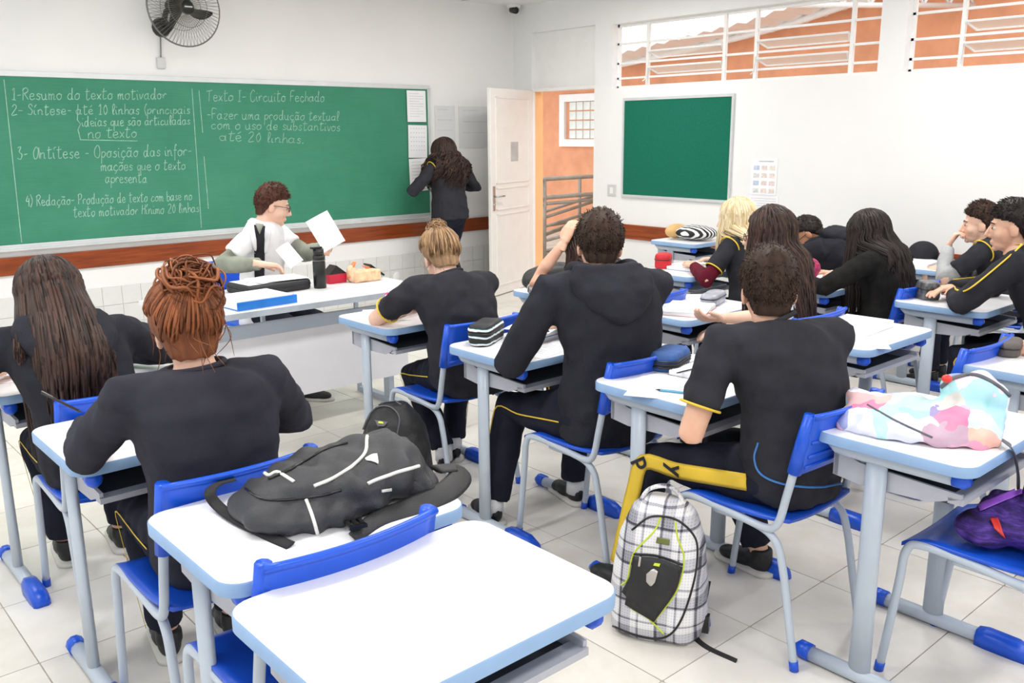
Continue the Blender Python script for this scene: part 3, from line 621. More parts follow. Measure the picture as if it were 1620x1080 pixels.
# ---- hair
class Hair:
    def __init__(s, H, colliders, seed, back=None): s.back = back; s.H = H; s.mb = MB(); s.val = []; s.col = colliders; s.g = np.random.default_rng(seed)
    def M(s, p): return s.H[0]+s.H[1]@V(*p)
    def push(s, p, pad, out):
        for _ in range(45):
            for a, b, r in s.col:
                ab = b-a; t = min(1., max(0., np.dot(p-a, ab)/max(1e-9, ab@ab))); q = p-a-ab*t
                if q@q < (r+pad)**2: p = p+out*.009; break
            else: return p
        return p
    def lock(s, pts, r0, r1=.002, n=5, flat=.6, val=None, steps=5):
        pts = bez(pts, steps) if len(pts) > 2 else pts; L = len(pts); a = len(s.mb.v)
        rad = [r0*(.55+.45*min(1, i/(L*.2)))*(1 if i < L*.6 else 1-(i-L*.6)/(L*.4)*(1-r1/r0)) for i in range(L)]
        s.mb.tube(pts, rad, n, flat); s.val += [s.g.uniform(0, 1) if val is None else val]*(len(s.mb.v)-a)
    def shell(s, off=.012, front=.42, side=.02, nape=-.075, bump=.004, k=1.0, fr=16, off_top=0):
        """a close cap of hair over the skull; hairline: forehead height, above the ears, nape"""
        nu, nv = 60, 40; a0 = len(s.mb.v); C = V(0, -.012, .025); ok = {}; ph = s.g.uniform(0, 6, 6)
        for i in range(nv+1):
            th = math.pi*.93*i/nv
            for j in range(nu):
                az = 2*math.pi*j/nu; d = V(math.sin(th)*math.sin(az), math.sin(th)*math.cos(az), math.cos(th))  # az 0 = forward
                ca = math.cos(az); zl = (front*.1 if ca > 0 else 0)*abs(ca)+(side*(1-abs(ca)))+(nape*abs(ca) if ca < 0 else 0)
                if ca > 0: zl = side*(1-ca)**1.5+front*.15*ca**.6 if ca > .05 else side
                rx, ry, rz = .077*k, .097*k, .09*k; sc = 1/math.sqrt((d[0]/rx)**2+(d[1]/ry)**2+(d[2]/rz)**2); p = C+d*sc
                if p[2] < .0 and ca < .3:
                    h_ = V(math.sin(az), math.cos(az)); q_ = 1/math.sqrt((h_[0]/.066)**2+(h_[1]/.079)**2); cur_ = math.hypot(p[0], p[1]+.012)
                    if cur_ < q_: p[0] = h_[0]*q_; p[1] = -.012+h_[1]*q_
                edge = np.clip((p[2]-zl)/.022, -1, 1); o = off*(.5+.5*edge) if edge > -.2 else -.012
                o += bump*math.sin(az*fr+ph[0]+3*th)*math.sin(th*14+ph[1])*(edge > .2)+off_top*max(0, d[2])**2
                ok[(i, j)] = p[2] > zl-.012; s.mb.v.append(tuple(s.M(p+nrm(d)*o))); s.val.append(.35+.25*math.sin(az*23+ph[2])*math.sin(az*9+ph[3]))
        for i in range(nv):
            for j in range(nu):
                q = [(i, j), (i, (j+1) % nu), (i+1, (j+1) % nu), (i+1, j)]
                if all(ok[c] for c in q): s.mb.f.append(tuple(a0+c[0]*nu+c[1] for c in q))
    def scalp(s, th, az, off=.012, k=1.0):
        d = V(math.sin(th)*math.sin(az), math.sin(th)*math.cos(az), math.cos(th)); rx, ry, rz = .077*k, .097*k, .09*k
        return V(0, -.012, .025)+d*(1/math.sqrt((d[0]/rx)**2+(d[1]/ry)**2+(d[2]/rz)**2)+off)
    def short(s, n=420, L=.016, off=.009, front=.42, side=.0, nape=-.1, top=.008, flow=(0, .6, .3)):
        n = int(n*3.2); nape = -.1; side = .02; L = min(L, .02)
        s.shell(off, front, side, nape, .002, off_top=top)
        for _ in range(n):
            th = math.acos(s.g.uniform(-.75, 1)); az = s.g.uniform(0, 2*math.pi); ca = math.cos(az); p = s.scalp(th, az, off*.8+top*.6*max(0, math.cos(th))**2)
            zl = (side*(1-ca)**1.5+front*.15*max(0, ca)**.6 if ca > .05 else side*(1-abs(ca))+nape*abs(ca))+.012
            if p[2] < zl: continue
            nn = nrm(p-V(0, -.012, .025)); up = max(0, nn[2]); dr = nrm(V(*flow)*up+V(0, -.25, -.9)*(1-up)+nn*.22+s.g.normal(size=3)*.14); l = L*s.g.uniform(.6, 1.2)*(.5+.8*up)
            s.lock([s.M(p-nn*.004), s.M(p+dr*l*.5+nn*.002), s.M(p+dr*l)], .0021, .0006, 3, .7, steps=2)
    def long(s, n=170, length=.45, azr=(55, 305), spread=.04, r=.0115, wave=0, off=.014, part=.1, fwd=0, front=.42, clump=1.0, curl=0):
        s.shell(off*.9, front, -.02, -.09, .002)
        for q in range(int(n*2.0)):
            az = math.radians(s.g.uniform(*azr)); top = s.g.uniform(.05, .9); pts = []
            for th in np.linspace(top, 1.75, 5): pts.append(s.M(s.scalp(th, az*(1 if th > .5 else 1), off+s.g.uniform(-.003, .007)+.004*th)))
            c = s.H[0]; l = length*s.g.uniform(.72, 1.06); p = pts[-1]; out = p-c; out[2] = 0; out = nrm(out); ph = s.g.uniform(0, 6); am = wave*s.g.uniform(.5, 1.3); sp = spread*s.g.uniform(.3, 1.2); sd = np.cross(out, V(0, 0, 1)); m = 12 if wave else 8
            for k in range(1, m+1):
                t = k/m; w_ = p+V(0, 0, -l*t)+out*(sp*math.sin(t*2.2)*.9-.012*t)+sd*(am*math.sin(ph+t*(7+12*curl)))+out*am*.8*math.cos(ph+t*(7+12*curl))+V(*(fwd*V(*s.H[1][:, 1])*t if fwd else (0, 0, 0)))
                pts.append(s.push(w_, .004+.012*s.g.uniform(0, 1), nrm((s.back if np.dot(out, s.back) > -.35 else -s.back)+out*.12)))
            s.lock(pts, r*.62*s.g.uniform(.7, 1.25), .0012, 4, .6, steps=2)
    def updo(s, bun, rb, n=150, off=.012, loose=10, front=.42):
        """hair swept up from the hairline into a knot at head-local point bun"""
        s.shell(off, front, .02, -.095, .002); B = V(*bun)
        for q in range(int(n*3.4)):
            az = s.g.uniform(0, 2*math.pi); ca = math.cos(az); th0 = (s.g.uniform(1.2, 2.25) if ca < -.55 else s.g.uniform(1.1, 1.5)) if ca < .2 else s.g.uniform(.75, 1.15); d0 = s.scalp(th0, az, off*.5); pts = [d0]
            Bd = nrm(B-V(0, -.012, .025))
            for t in (.25, .5, .75):
                d = nrm(nrm(d0-V(0, -.012, .025))*(1-t)+Bd*t); th = math.acos(np.clip(d[2], -1, 1)); pts.append(s.scalp(th, math.atan2(d[0], d[1]), off+.004+s.g.uniform(0, .006)+.006*t))
            pts.append(B*.85+s.scalp(math.acos(Bd[2]), math.atan2(Bd[0], Bd[1]), off)*.15+s.g.normal(size=3)*rb*.25)
            s.lock([s.M(p) for p in pts], .0036*s.g.uniform(.6, 1.2), .0016, 4, .6, steps=3)
        for q in range(230):      # coils of the knot
            ax = nrm(nrm(B-V(0, -.012, .025))+s.g.normal(size=3)*.45); u = nrm(np.cross(ax, V(.3, .5, .1)+s.g.normal(size=3)*.2)); w_ = np.cross(ax, u); R = rb*s.g.uniform(.45, 1.0); a0 = s.g.uniform(0, 6); c = B+s.g.normal(size=3)*rb*.22
            s.lock([s.M(c+R*(math.cos(a)*u+math.sin(a)*w_)+ax*s.g.uniform(-.3, .3)*rb) for a in np.linspace(a0, a0+s.g.uniform(2.2, 4.2), 7)], .0034*s.g.uniform(.6, 1.3)*rb/.05, .001, 4, .7, steps=3)
        for q in range(loose):
            az = s.g.choice([1.5, 4.7, 3.3, 2.8])+s.g.uniform(-.4, .4); p = s.scalp(1.75, az, off); l = s.g.uniform(.05, .13)
            s.lock([s.M(p), s.M(p+V(s.g.normal()*.012, -.01, -l*.5)), s.M(p+V(s.g.normal()*.02, s.g.normal()*.02, -l))], .0013, .0004, 3, .8)
    def build(s, mat, parent, o):
        mb = MB(); mb.v = [tuple(V(*p)-o) for p in s.mb.v]; mb.f = s.mb.f; me = mb.mesh('hair', True)
        at = me.attributes.new('lock', 'FLOAT', 'POINT'); at.data.foreach_set('value', np.array(s.val, 'f')); return link('hair', me, mat, parent)
def person(label, hip, head, body=0, look=(0, 0, 0), skin=('skin_light', (231, 186, 160)), hair=None, hairm=None, top='t_shirt', topm=None, sleeve='short', legm=None, L=None, R=None, feet=None, girl=False, bulge=.05,
           hood=False, trim=None, armhole=False, sleeve_line=False, stripe=.003, shoes=None, stand=False, seed=1, shoulder=0, build=1.0, wrinkle=.0055, sleeve2=None, glasses=False, socks=False, hipz=None, neckup=.035, collar=True, extra=None, under=None):
    topm = topm or BLACKC; legm = legm or NAVY; shoes = shoes or DARKSHOE
    z0 = hipz if hipz else (.542 if not stand else .88)
    Rb = frame(body); rb, fb = Rb[:, 0], Rb[:, 1]; up = V(0, 0, 1); P = V(hip[0], hip[1], z0); Rh = frame(*look); Hc = V(*head); H = (Hc, Rh)
    root = thing('person', label, 'person', (hip[0], hip[1], 0)); O = V(hip[0], hip[1], 0)
    def loc(me): me.transform(Matrix.Translation(-Vector(O))); return me
    nb = Hc+Rh@V(0, -.03, -.125)*.55+(Rh@V(0, -.03, -.125)*.2+V(0, 0, -.125)*.25)-fb*.012+V(0, 0, -.005+neckup)
    g = .93 if girl else 1.0; g *= build
    sp = nb-P; ctl = P+sp*.55-fb*bulge
    S = lambda t: P*(1-t)**2+2*ctl*t*(1-t)+nb*t*t
    def tors(ts, add):
        rings = []
        for t, a, b in ts:
            tg = nrm(S(min(1, t+.05))-S(max(0, t-.05))); ry = frame(body+shoulder*max(0, t))[:, 0]; fw = nrm(np.cross(tg, ry))*-1
            if np.dot(fw, fb) < 0: fw = -fw
            rings.append(ring(S(t) if t >= 0 else P+(P-S(-t)), ry, fw, a*g+add, b*(1 if not girl else .95)*build+add))
        return rings
    TT = [(-.06, .15, .10), (0, .168, .118), (.15, .162, .118), (.38, .145, .108), (.62, .162, .115), (.8, .168, .108), (.9, .152, .095), (.962, .118, .082), (1.0, .06, .058)]
    sh = frame(body+shoulder)[:, 0]; hw = (.152 if girl else .172)*build
    SJ = {'L': S(.885)-sh*hw, 'R': S(.885)+sh*hw}; SI = {'L': S(.88)-sh*hw*.45, 'R': S(.88)+sh*hw*.45}
    la, lf = (.265*build, .25*build) if girl else (.285*build, .258*build)
    arms = {}
    for k, spec, sg in (('L', L, -1), ('R', R, 1)):
        spec = spec or {}; wr = V(*spec.get('w', P+fb*.30+rb*sg*.12+up*.13)); pole = spec.get('pole', rb*sg*.8-up*.6-fb*.2)
        el, wr = ik(SJ[k], wr, la, lf, pole); arms[k] = (el, wr, spec)
    legs = {}
    for k, sg in (('L', -1), ('R', 1)):
        hj = P+rb*sg*.085*g; an = V(*(feet or {}).get(k, tuple(P+fb*(.40 if not stand else 0)+rb*sg*.1+up*(.085-z0)))); kn, an = ik(hj, an, .43, .42 if not stand else .40, (feet or {}).get(k+'p', fb+up*.3+rb*sg*.15)); legs[k] = (hj, kn, an)
    # ---- body: one skin
    b1 = MB(); b1.loft(tors(TT, -.012))
    for k in 'LR':
        el, wr, spec = arms[k]; b1.tube([SI[k], SJ[k], SJ[k]*.5+el*.5, el, el*.6+wr*.4, wr], [.045*g, .047*g, .042*g, .038*g, .038*g, .025*g], 12)
        hj, kn, an = legs[k]; b1.tube([hj, hj*.5+kn*.5, kn, kn*.6+an*.4, an, an-V(0, 0, .03)], [.07*g, .064*g, .05*g, .05*g, .033*g, .034*g], 12)
    b2 = MB(); head_shape(b2, H, nb, girl); b3 = MB()
    for k, sg in (('L', -1), ('R', 1)):
        el, wr, spec = arms[k]; d = spec.get('d', nrm(wr-el)); hand_shape(b3, wr, V(*d), spec.get('n', (0, 0, -1)), spec.get('curl', .35), spec.get('side', 1), .95*g if girl else 1.0, spec.get('thumb', .5))
    me = join_meshes('body', [remesh(b1, .011, 4), remesh(b2, .0048, 3), remesh(b3, .0042, 2)]); sk = skinmat(*skin); me.materials.clear(); link('body', loc(me), sk, root)
    # ---- garments
    c1 = MB(); low = -.1 if top != 'coat' else -.16
    c1.loft(tors([(low, .168, .122)]+TT[1:-1]+([(1.0, .068, .066)] if collar else []), .012))
    ends = {}
    for k in 'LR':
        el, wr, spec = arms[k]; u = SJ[k]; sl = sleeve2 if (sleeve2 and k == sleeve2[0]) else (None, sleeve); sl = sl[1]
        if sl == 'short':
            e = u*.32+el*.68; c1.tube([SI[k], u, u*.6+el*.4, e], [.062*g, .063*g, .059*g, .057*g], 16); ends[k] = (e, nrm(el-u), .057*g)
        else:
            e = wr-(nrm(wr-el))*.005; c1.tube([SI[k], u, u*.5+el*.5, el, el*.5+wr*.5, e], [.062*g, .064*g, .056*g, .052*g, .046*g, .036*g], 16); ends[k] = (e, nrm(wr-el), .036*g)
    me = remesh(c1, .0105, 3, wrinkle, seed); me.materials.clear()
    tg_ = link({'t_shirt': 't_shirt', 'hoodie': 'hoodie', 'sweater': 'sweater', 'coat': 'lab_coat', 'jacket': 'jacket'}[top], loc(me), topm, root)
    if hood:
        hd = MB(); tgn = nrm(nb-S(.7)); bn = nrm(np.cross(tgn, sh)); bn = bn if np.dot(bn, fb) < 0 else -bn
        A = [nb+sh*.075+fb*.075-up*.03, nb+sh*.098+fb*.01+up*.012, nb+sh*.085-fb*.06+up*.012, nb-fb*.10+up*.002, nb-sh*.085-fb*.06+up*.012, nb-sh*.098+fb*.01+up*.012, nb-sh*.075+fb*.075-up*.03]
        hd.tube(bez(A, 4), .030, 12)
        rr_ = []
        for t_, a_, th_ in ((-.02, .112, .040), (.03, .138, .058), (.08, .132, .066), (.13, .105, .060), (.175, .062, .046), (.2, .02, .02)):
            rr_.append(ring(nb-tgn*t_+bn*(.085+.25*t_*(t_ > 0)), sh, bn, a_*build, th_, 18, 2.2))
        hd.loft(rr_); me = remesh(hd, .0095, 3, .004, seed+9); me.materials.clear(); link('hood', loc(me), topm, root)
    l1 = MB(); l1.ell(P-up*.0+fb*.01, (.165*g, .13*build, .098 if not stand else .14), 18, 12, Rb)
    for k in 'LR':
        hj, kn, an = legs[k]; q = .012
        l1.tube([hj-nrm(kn-hj)*.03, hj*.75+kn*.25, hj*.4+kn*.6, kn, kn*.6+an*.4, an+(kn-an)*.06], [.092*g, .088*g, .074*g, .066*g, .064*g, .055*g], 16)
    me = remesh(l1, .0115, 3, wrinkle, seed+50); me.materials.clear(); tro = link('trousers', loc(me), legm, root)
    for k, sg in (('L', -1), ('R', 1)):
        hj, kn, an = legs[k]; out = rb*sg
        fd = (feet or {}).get(k+'d', tuple(fb)); fd = nrm(V(fd[0], fd[1], 0)); sd = V(fd[1], -fd[0], 0); bz = an[2]-.085
        def fr_(p): return V(an[0], an[1], bz)+fd*p[1]+sd*p[0]+up*p[2]
        s1 = MB()
        for c_, r_ in (((0, .0, .05), (.037, .055, .05)), ((0, .075, .036), (.042, .075, .034)), ((0, .13, .03), (.04, .05, .026))): s1.ell(fr_(c_), r_, 14, 10, np.array([sd, fd, up]).T)
        if not socks: s1.tube([fr_((0, -.01, .06)), fr_((0, -.01, .1))], [.042, .04], 12)
        me = remesh(s1, .007, 3); me.materials.clear(); so_ = link('shoe', loc(me), shoes, root)
        MB().prism([(x*1.0, y*1.0+.065) for x, y in rrect(.088, .262, .042, 4)], 0, .018, lambda p: fr_(p)-O).build('sole', SOLE, so_, True)
        if socks: MB().tube([fr_((0, -.005, .05))-O, fr_((0, -.01, .125))-O], [.043, .041], 12).build('sock', WHITEC, root, True)
        if stripe:
            axis = [hj*.9+kn*.1, hj*.6+kn*.4, hj*.3+kn*.7, kn, kn*.75+an*.25, kn*.4+an*.6, an+(kn-an)*.08]; rad = [.09, .083, .073, .068, .066, .062, .056]
            pts = []
            for i, p in enumerate(axis):
                t_ = nrm(axis[min(i+1, 6)]-axis[max(0, i-1)]); o_ = nrm(out-t_*np.dot(out, t_)); pts.append(p+o_*(rad[i]*g+.0025))
            pts = bez(pts, 4); MB().tube([p-O for p in pts], stripe, 6, .35 if stripe < .02 else .12, up=tuple(out)).build('side_stripe', YEL, tro, True)
            if stripe > .02 and k == 'L' and extra == 'letters':
                for ch, i0 in (('y', 8), ('p', 12)):
                    cu = bpy.data.curves.new('letter', 'FONT'); cu.body = ch; cu.size = .085; cu.extrude = .001; cu.align_x = 'CENTER'; cu.align_y = 'CENTER'; cu.offset = .0015
                    lt = bpy.data.objects.new('letter', cu); TMP.collection.objects.link(lt); TMP.view_layers[0].update(); dg_ = TMP.view_layers[0].depsgraph
                    lm_ = bpy.data.meshes.new_from_object(lt.evaluated_get(dg_), depsgraph=dg_); bpy.data.objects.remove(lt); lo_ = link('letter', lm_, BLACKC, tro)
                    tg2 = nrm(pts[i0+1]-pts[i0-1]); oo = nrm(out-tg2*np.dot(out, tg2)); b_ = np.cross(oo, tg2); p_ = pts[i0]+oo*.006-O
                    # the letters run down the thigh: text up axis points towards the hip
                    yx = -tg2; xx = np.cross(yx, oo); mm = Matrix(((xx[0], yx[0], oo[0], p_[0]), (xx[1], yx[1], oo[1], p_[1]), (xx[2], yx[2], oo[2], p_[2]), (0, 0, 0, 1))); lo_.matrix_local = mm
    def loop(c, d, r, th, nm, mat, par, flat=1):
        u = nrm(np.cross(d, V(.3, .2, .9))); w_ = np.cross(d, u); MB().tube([c-O+r*(math.cos(a)*u+math.sin(a)*w_) for a in np.linspace(0, 2*math.pi, 25)], th, 6, caps=False).build(nm, mat, par, True)
    for k in 'LR':
        e, d, r = ends[k]
        if trim: loop(e, d, r+.0015, .0042, 'sleeve_trim', trim, tg_)
        if armhole:
            u_ = nrm(arms[k][0]-SJ[k]); c_ = SJ[k]+u_*.012; loop(c_, nrm(u_+(-sh if k == 'L' else sh)*.9), .071*g, .0042, 'piping', YEL, tg_)
        if sleeve_line:
            el, wr, _ = arms[k]; sg = -1 if k == 'L' else 1; o1 = nrm(sh*sg*.8+up*.7); pts = [nb+sh*sg*.09+up*.02, SJ[k]+up*.078+sh*sg*.01, SJ[k]*.5+el*.5+o1*.072, el*.85+SJ[k]*.15+nrm(o1)*.068, el*.5+wr*.5+nrm(up*.9+sh*sg*.6)*.060, wr+nrm(up*.9+sh*sg*.6)*.046]
            MB().tube([p-O for p in bez(pts, 4)], .005, 6, .6).build('piping', YEL, tg_, True)
    if collar and top in ('t_shirt', 'sweater'):
        d = nrm(S(1)-S(.93)); loop(nb+d*.004, d, .068*g, .008, 'collar', topm, tg_)
    if under:
        for k in 'LR':
            el, wr, spec = arms[k]; u = SJ[k]; mu = MB().tube([p-O for p in (u*.7+el*.3, u*.35+el*.65, el, el*.5+wr*.5, wr-nrm(wr-el)*.01)], [.036*g, .045*g, .058*g, .049*g, .036*g], 16)
            link('undersleeve', remesh(mu, .009, 3, .003, seed+7), under, root)
    # ---- face details
    M = lambda p: Hc+Rh@V(*p)-O; kf = .94 if girl else 1.0
    for s in (-1, 1):
        e = MB().ell(M((s*.031*kf, .0725*kf, .0)), (.0115, .0115, .0085), 12, 8, Rh).build('eye', EYEW, root, True); MB().ell(M((s*.031*kf, .0815*kf, .0)), (.0072, .005, .0072), 10, 6, Rh).build('iris', IRIS, e, True)
        MB().tube([M((s*.014, .0915*kf, .021)), M((s*.032, .0885*kf, .026)), M((s*.05, .072*kf, .021))], [.0028, .0036, .0018], 6).build('eyebrow', hairm, root, True)
        MB().tube([M((s*.018, .0855*kf, .0065)), M((s*.031, .0885*kf, .0105)), M((s*.044, .077*kf, .005))], [.0015, .002, .0012], 6).build('eyelid', sk, root, True)
    if glasses:
        gm = MB()
        for s in (-1, 1):
            gm.tube([M((s*.034+.024*math.cos(a), .098, -.002+.017*math.sin(a))) for a in np.linspace(0, 2*math.pi, 17)], .0022, 6, caps=False); gm.tube([M((s*.058, .097, .006)), M((s*.078, .03, .006)), M((s*.079, -.015, .0)), M((s*.077, -.03, -.015))], .0022, 6)
        gm.tube([M((-.01, .1, .002)), M((.01, .1, .002))], .002, 6); gm.build('glasses', GLASSF, root, True)
    # ---- hair
    cols = [(S(a), S(b), r*g) for a, b, r in ((0, .35, .125), (.35, .65, .13), (.65, .85, .13), (.85, 1, .08))]+[(SJ['L'], SJ['R'], .085*g)]+[(SJ[k], arms[k][0], .065*g) for k in 'LR']
    if hood: cols.append((nb-fb*.06, nb-fb*.10+nrm(S(.75)-nb)*.09, .1))
    if hair: hh = Hair(H, cols, seed, -fb); hair(hh); hh.build(hairm, root, O)
    return dict(top=tg_, P=P, root=root, O=O, arms=arms, SJ=SJ, nb=nb, legs=legs, H=H, S=S, rb=rb, fb=fb)
HB = hairmat('hair_black', (12, 10, 10), (52, 42, 40)); HBR = hairmat('hair_dark_brown', (22, 14, 12), (78, 56, 48)); HAU = hairmat('hair_auburn', (78, 40, 22), (158, 94, 56)); HBL = hairmat('hair_dark_blond', (96, 68, 46), (196, 160, 120)); HPL = hairmat('hair_platinum', (196, 170, 120), (250, 236, 204)); HSB = hairmat('hair_short_brown', (28, 20, 17), (84, 66, 56)); HTE = hairmat('hair_teacher', (40, 18, 12), (104, 58, 40))
FAIR = ('skin_fair', (240, 200, 178)); LIGHT = ('skin_light', (231, 186, 160)); TAN = ('skin_tan', (206, 152, 118))
# ---- the class, each in the pose of the photograph (world coordinates)
P_long = lambda **k: (lambda h: h.long(**k))
person('student in black hoodie with very long straight dark hair, seen from behind', (.87, 3.13), (.80, 3.22, 1.085), 8, (8, 22, 4), LIGHT, P_long(n=230, length=.52, spread=.025, r=.012, azr=(40, 320)), HBR, 'hoodie', HOOD, 'long',
       L={'w': (.62, 3.45, .80), 'pole': (-1, -.3, -.3)}, R={'w': (1.02, 3.48, .80), 'pole': (1, -.3, -.2)}, girl=True, hood=True, bulge=.11, seed=3, build=1.12)
person('woman in charcoal sweater with auburn hair in a messy bun, writing', (.90, 2.22), (.85, 2.19, 1.130), 10, (18, 12, 3), FAIR, lambda h: h.updo((.015, -.07, .105), .060, 190, .014, 16), HAU, 'sweater', SWEAT, 'long',
       L={'w': (.705, 2.64, .80), 'd': (.6, .7, -.1), 'n': (.3, -.2, -1), 'curl': .75, 'side': 1, 'pole': (-.7, -.25, -1)}, R={'w': (1.02, 2.50, .80), 'pole': (1, -.3, -.5)}, girl=True, bulge=.07, seed=5, build=1.1)
TEACHER = person('teacher in white lab coat and glasses reading at the desk', (2.52, 5.22), (2.60, 5.16, 1.180), 140, (112, 14, 0), FAIR, lambda h: h.short(520, .026, .011, .40, .035, -.045, .016, (.2, .7, .4)), HTE, 'coat', COAT, 'short', under=SAGE,
       R={'w': (2.34, 4.84, .875), 'd': (.93, -.25, -.2), 'n': (.1, -.3, -1), 'curl': .55, 'pole': (-1, .0, -.75)}, L={'w': (2.80, 4.86, .93), 'd': (.5, .1, .85), 'n': (-.6, .45, .3), 'curl': .5, 'side': -1, 'pole': (.4, .3, -1)}, bulge=.03, seed=8, stripe=0, glasses=True, build=1.03, feet={'L': (2.58, 4.88, .085), 'R': (2.36, 4.95, .085)}, shoulder=-10)
person('standing student with long curly dark hair facing the wall papers', (5.28, 6.86), (5.27, 6.93, 1.430), -4, (-6, 10, 0), LIGHT, P_long(n=210, length=.34, spread=.10, r=.012, wave=.022, curl=1, azr=(35, 325), off=.024), HBR, 'sweater', BLACKC, 'long',
       L={'w': (5.10, 7.12, 1.10), 'pole': (-1, -.25, -.6)}, R={'w': (5.46, 7.12, 1.12), 'pole': (1, -.25, -.6)}, girl=True, stand=True, armhole=True, bulge=.0, seed=11, build=1.15, hipz=.86, feet={'L': (5.18, 6.86, .085), 'R': (5.37, 6.84, .085)})
person('student with dark blond bun and black T-shirt leaning on both forearms', (2.47, 3.10), (2.42, 3.22, 1.060), 16, (22, 30, 4), FAIR, lambda h: h.updo((0, -.055, .125), .036, 150, .011, 8), HBL, 't_shirt', BLACKC, 'short',
       L={'w': (2.44, 3.50, .795), 'd': (.9, .4, 0), 'curl': .4, 'pole': (-1, .15, -.35)}, R={'w': (2.56, 3.55, .80), 'd': (-.8, .5, 0), 'curl': .4, 'pole': (1, -.2, -.45)}, girl=True, bulge=.09, trim=YEL, seed=14, build=1.1, feet={'L': (2.50, 3.34, .085), 'R': (2.62, 3.42, .085), 'Ld': (.6, .6)}, shoes=None, socks=True)
person('boy in black hoodie with short brown hair, back turned', (2.47, 2.24), (2.46, 2.29, 1.190), 14, (40, 14, -3), LIGHT, lambda h: h.short(620, .02, .011, .4, .03, -.05, .012), HSB, 'hoodie', HOOD, 'long',
       L={'w': (2.40, 2.60, .82), 'pole': (-1, -.35, -.6)}, R={'w': (2.58, 2.62, .82), 'pole': (1, -.3, -.6)}, hood=True, shoulder=14, bulge=.09, seed=17, build=1.16, feet={'L': (2.27, 2.70, .085), 'R': (2.68, 2.62, .085)}, socks=True)
person('girl with long dark hair propping her head on a raised hand', (3.48, 3.00), (3.22, 3.09, 1.015), -8, (-20, 22, -12), LIGHT, P_long(n=170, length=.36, spread=.03, azr=(45, 315)), HBR, 'sweater', BLACKC, 'short',
       L={'w': (3.10, 3.12, 1.08), 'd': (.35, -.1, .9), 'n': (.8, .0, -.3), 'curl': .5, 'pole': (-.5, .5, -1)}, R={'w': (3.5, 3.4, .80), 'pole': (1, -.2, -.4)}, girl=True, bulge=.05, seed=20)
person('platinum blond girl in black T-shirt over maroon sleeves', (4.60, 3.02), (4.64, 3.20, 1.085), -4, (-16, 6, 0), FAIR, P_long(n=200, length=.30, spread=.035, r=.011, azr=(38, 322)), HPL, 't_shirt', BLACKC, 'short',
       L={'w': (4.46, 3.36, .80), 'pole': (-1, -.4, -.8)}, R={'w': (4.75, 3.38, .80), 'pole': (1, -.3, -.7)}, girl=True, trim=YEL, armhole=True, bulge=.05, seed=23, under=MAROON)
person('girl with glasses and long brown hair over a white shirt, hand held out', (3.62, 2.20), (3.64, 2.33, 1.14), -8, (-24, 8, 0), FAIR, P_long(n=200, length=.46, spread=.03, r=.0115, azr=(62, 318)), HBR, 't_shirt', WHITEC, 'short',
       L={'w': (3.26, 2.30, .80), 'd': (-.75, .35, .05), 'n': (.2, .35, .9), 'curl': .5, 'side': -1, 'pole': (-.4, -.9, -.7)}, R={'w': (3.46, 2.42, .70), 'd': (-.7, .5, -.1), 'pole': (.9, -.4, -.6)}, girl=True, bulge=.05, seed=26, glasses=True)
S10 = person('boy in black T-shirt with yellow striped track trousers, back turned', (2.47, 1.45), (2.41, 1.53, 1.120), 4, (46, 8, 0), LIGHT, lambda h: h.short(620, .02, .010, .4, .035, -.045, .018), HSB, 't_shirt', BLACKC, 'short',
       L={'w': (2.36, 1.74, .72), 'd': (.3, .9, .1), 'pole': (-1, -.5, -.5)}, R={'w': (2.64, 1.78, .80), 'pole': (1, -.4, -.5)}, trim=YEL, shoulder=30, bulge=.09, seed=29, stripe=.028, extra='letters', feet={'L': (2.24, 1.93, .085), 'R': (2.72, 1.70, .085)}, build=1.06)
person('boy with glasses in black hoodie bent low over his desk', (5.86, 2.98), (5.62, 3.28, 0.915), -8, (-20, 48, 0), TAN, lambda h: h.short(420, .014, .009, .4, .03, -.05, .006), HB, 'hoodie', HOOD, 'long',
       L={'w': (5.64, 3.46, .80), 'pole': (-1, -.3, -.2)}, R={'w': (5.90, 3.50, .80), 'pole': (1, -.3, -.2)}, hood=True, bulge=.16, seed=32, glasses=True, build=1.12)
person('girl in black knit sweater with long black hair leaning on the desk', (4.70, 2.25), (4.68, 2.38, 1.055), -6, (4, 18, 0), LIGHT, P_long(n=230, length=.46, spread=.03, r=.012, azr=(45, 320)), HB, 'sweater', KNIT, 'long',
       L={'w': (4.44, 2.62, .80), 'd': (.2, .95, 0), 'pole': (-1, -.2, -.35)}, R={'w': (4.80, 2.62, .80), 'pole': (1, -.2, -.4)}, girl=True, bulge=.07, seed=35, build=1.06, stripe=.012)
person('boy in grey sleeves and black T-shirt with fist at his mouth', (5.86, 2.02), (5.80, 2.23, 1.040), -10, (-20, 4, 0), FAIR, lambda h: h.short(520, .032, .011, .42, .03, -.04, .02, (0, .75, .7)), HSB, 't_shirt', BLACKC, 'short',
       L={'w': (5.72, 2.375, .895), 'd': (.12, -.3, .8), 'n': (.3, -.8, -.2), 'curl': 1.1, 'pole': (-.8, .1, -1)}, R={'w': (5.66, 2.38, .78), 'd': (-.6, .6, -.3), 'curl': .8, 'pole': (1, -.2, -.5)}, trim=None, armhole=True, bulge=.06, seed=38, under=GREYC)
person('boy in black jacket with yellow sleeve piping, arms folded on the desk', (4.76, 1.38), (4.62, 1.63, 1.150), -8, (-18, 4, 0), LIGHT, lambda h: h.short(560, .026, .012, .34, .03, -.05, .014, (0, .9, .2)), HB, 'jacket', BLACKC, 'long',
       L={'w': (4.62, 1.86, .80), 'd': (.8, .4, 0), 'pole': (-1, -.1, -.35)}, R={'w': (4.66, 1.90, .82), 'd': (-.8, .3, 0), 'pole': (1, -.1, -.3)}, sleeve_line=True, bulge=.06, seed=41, build=1.08)
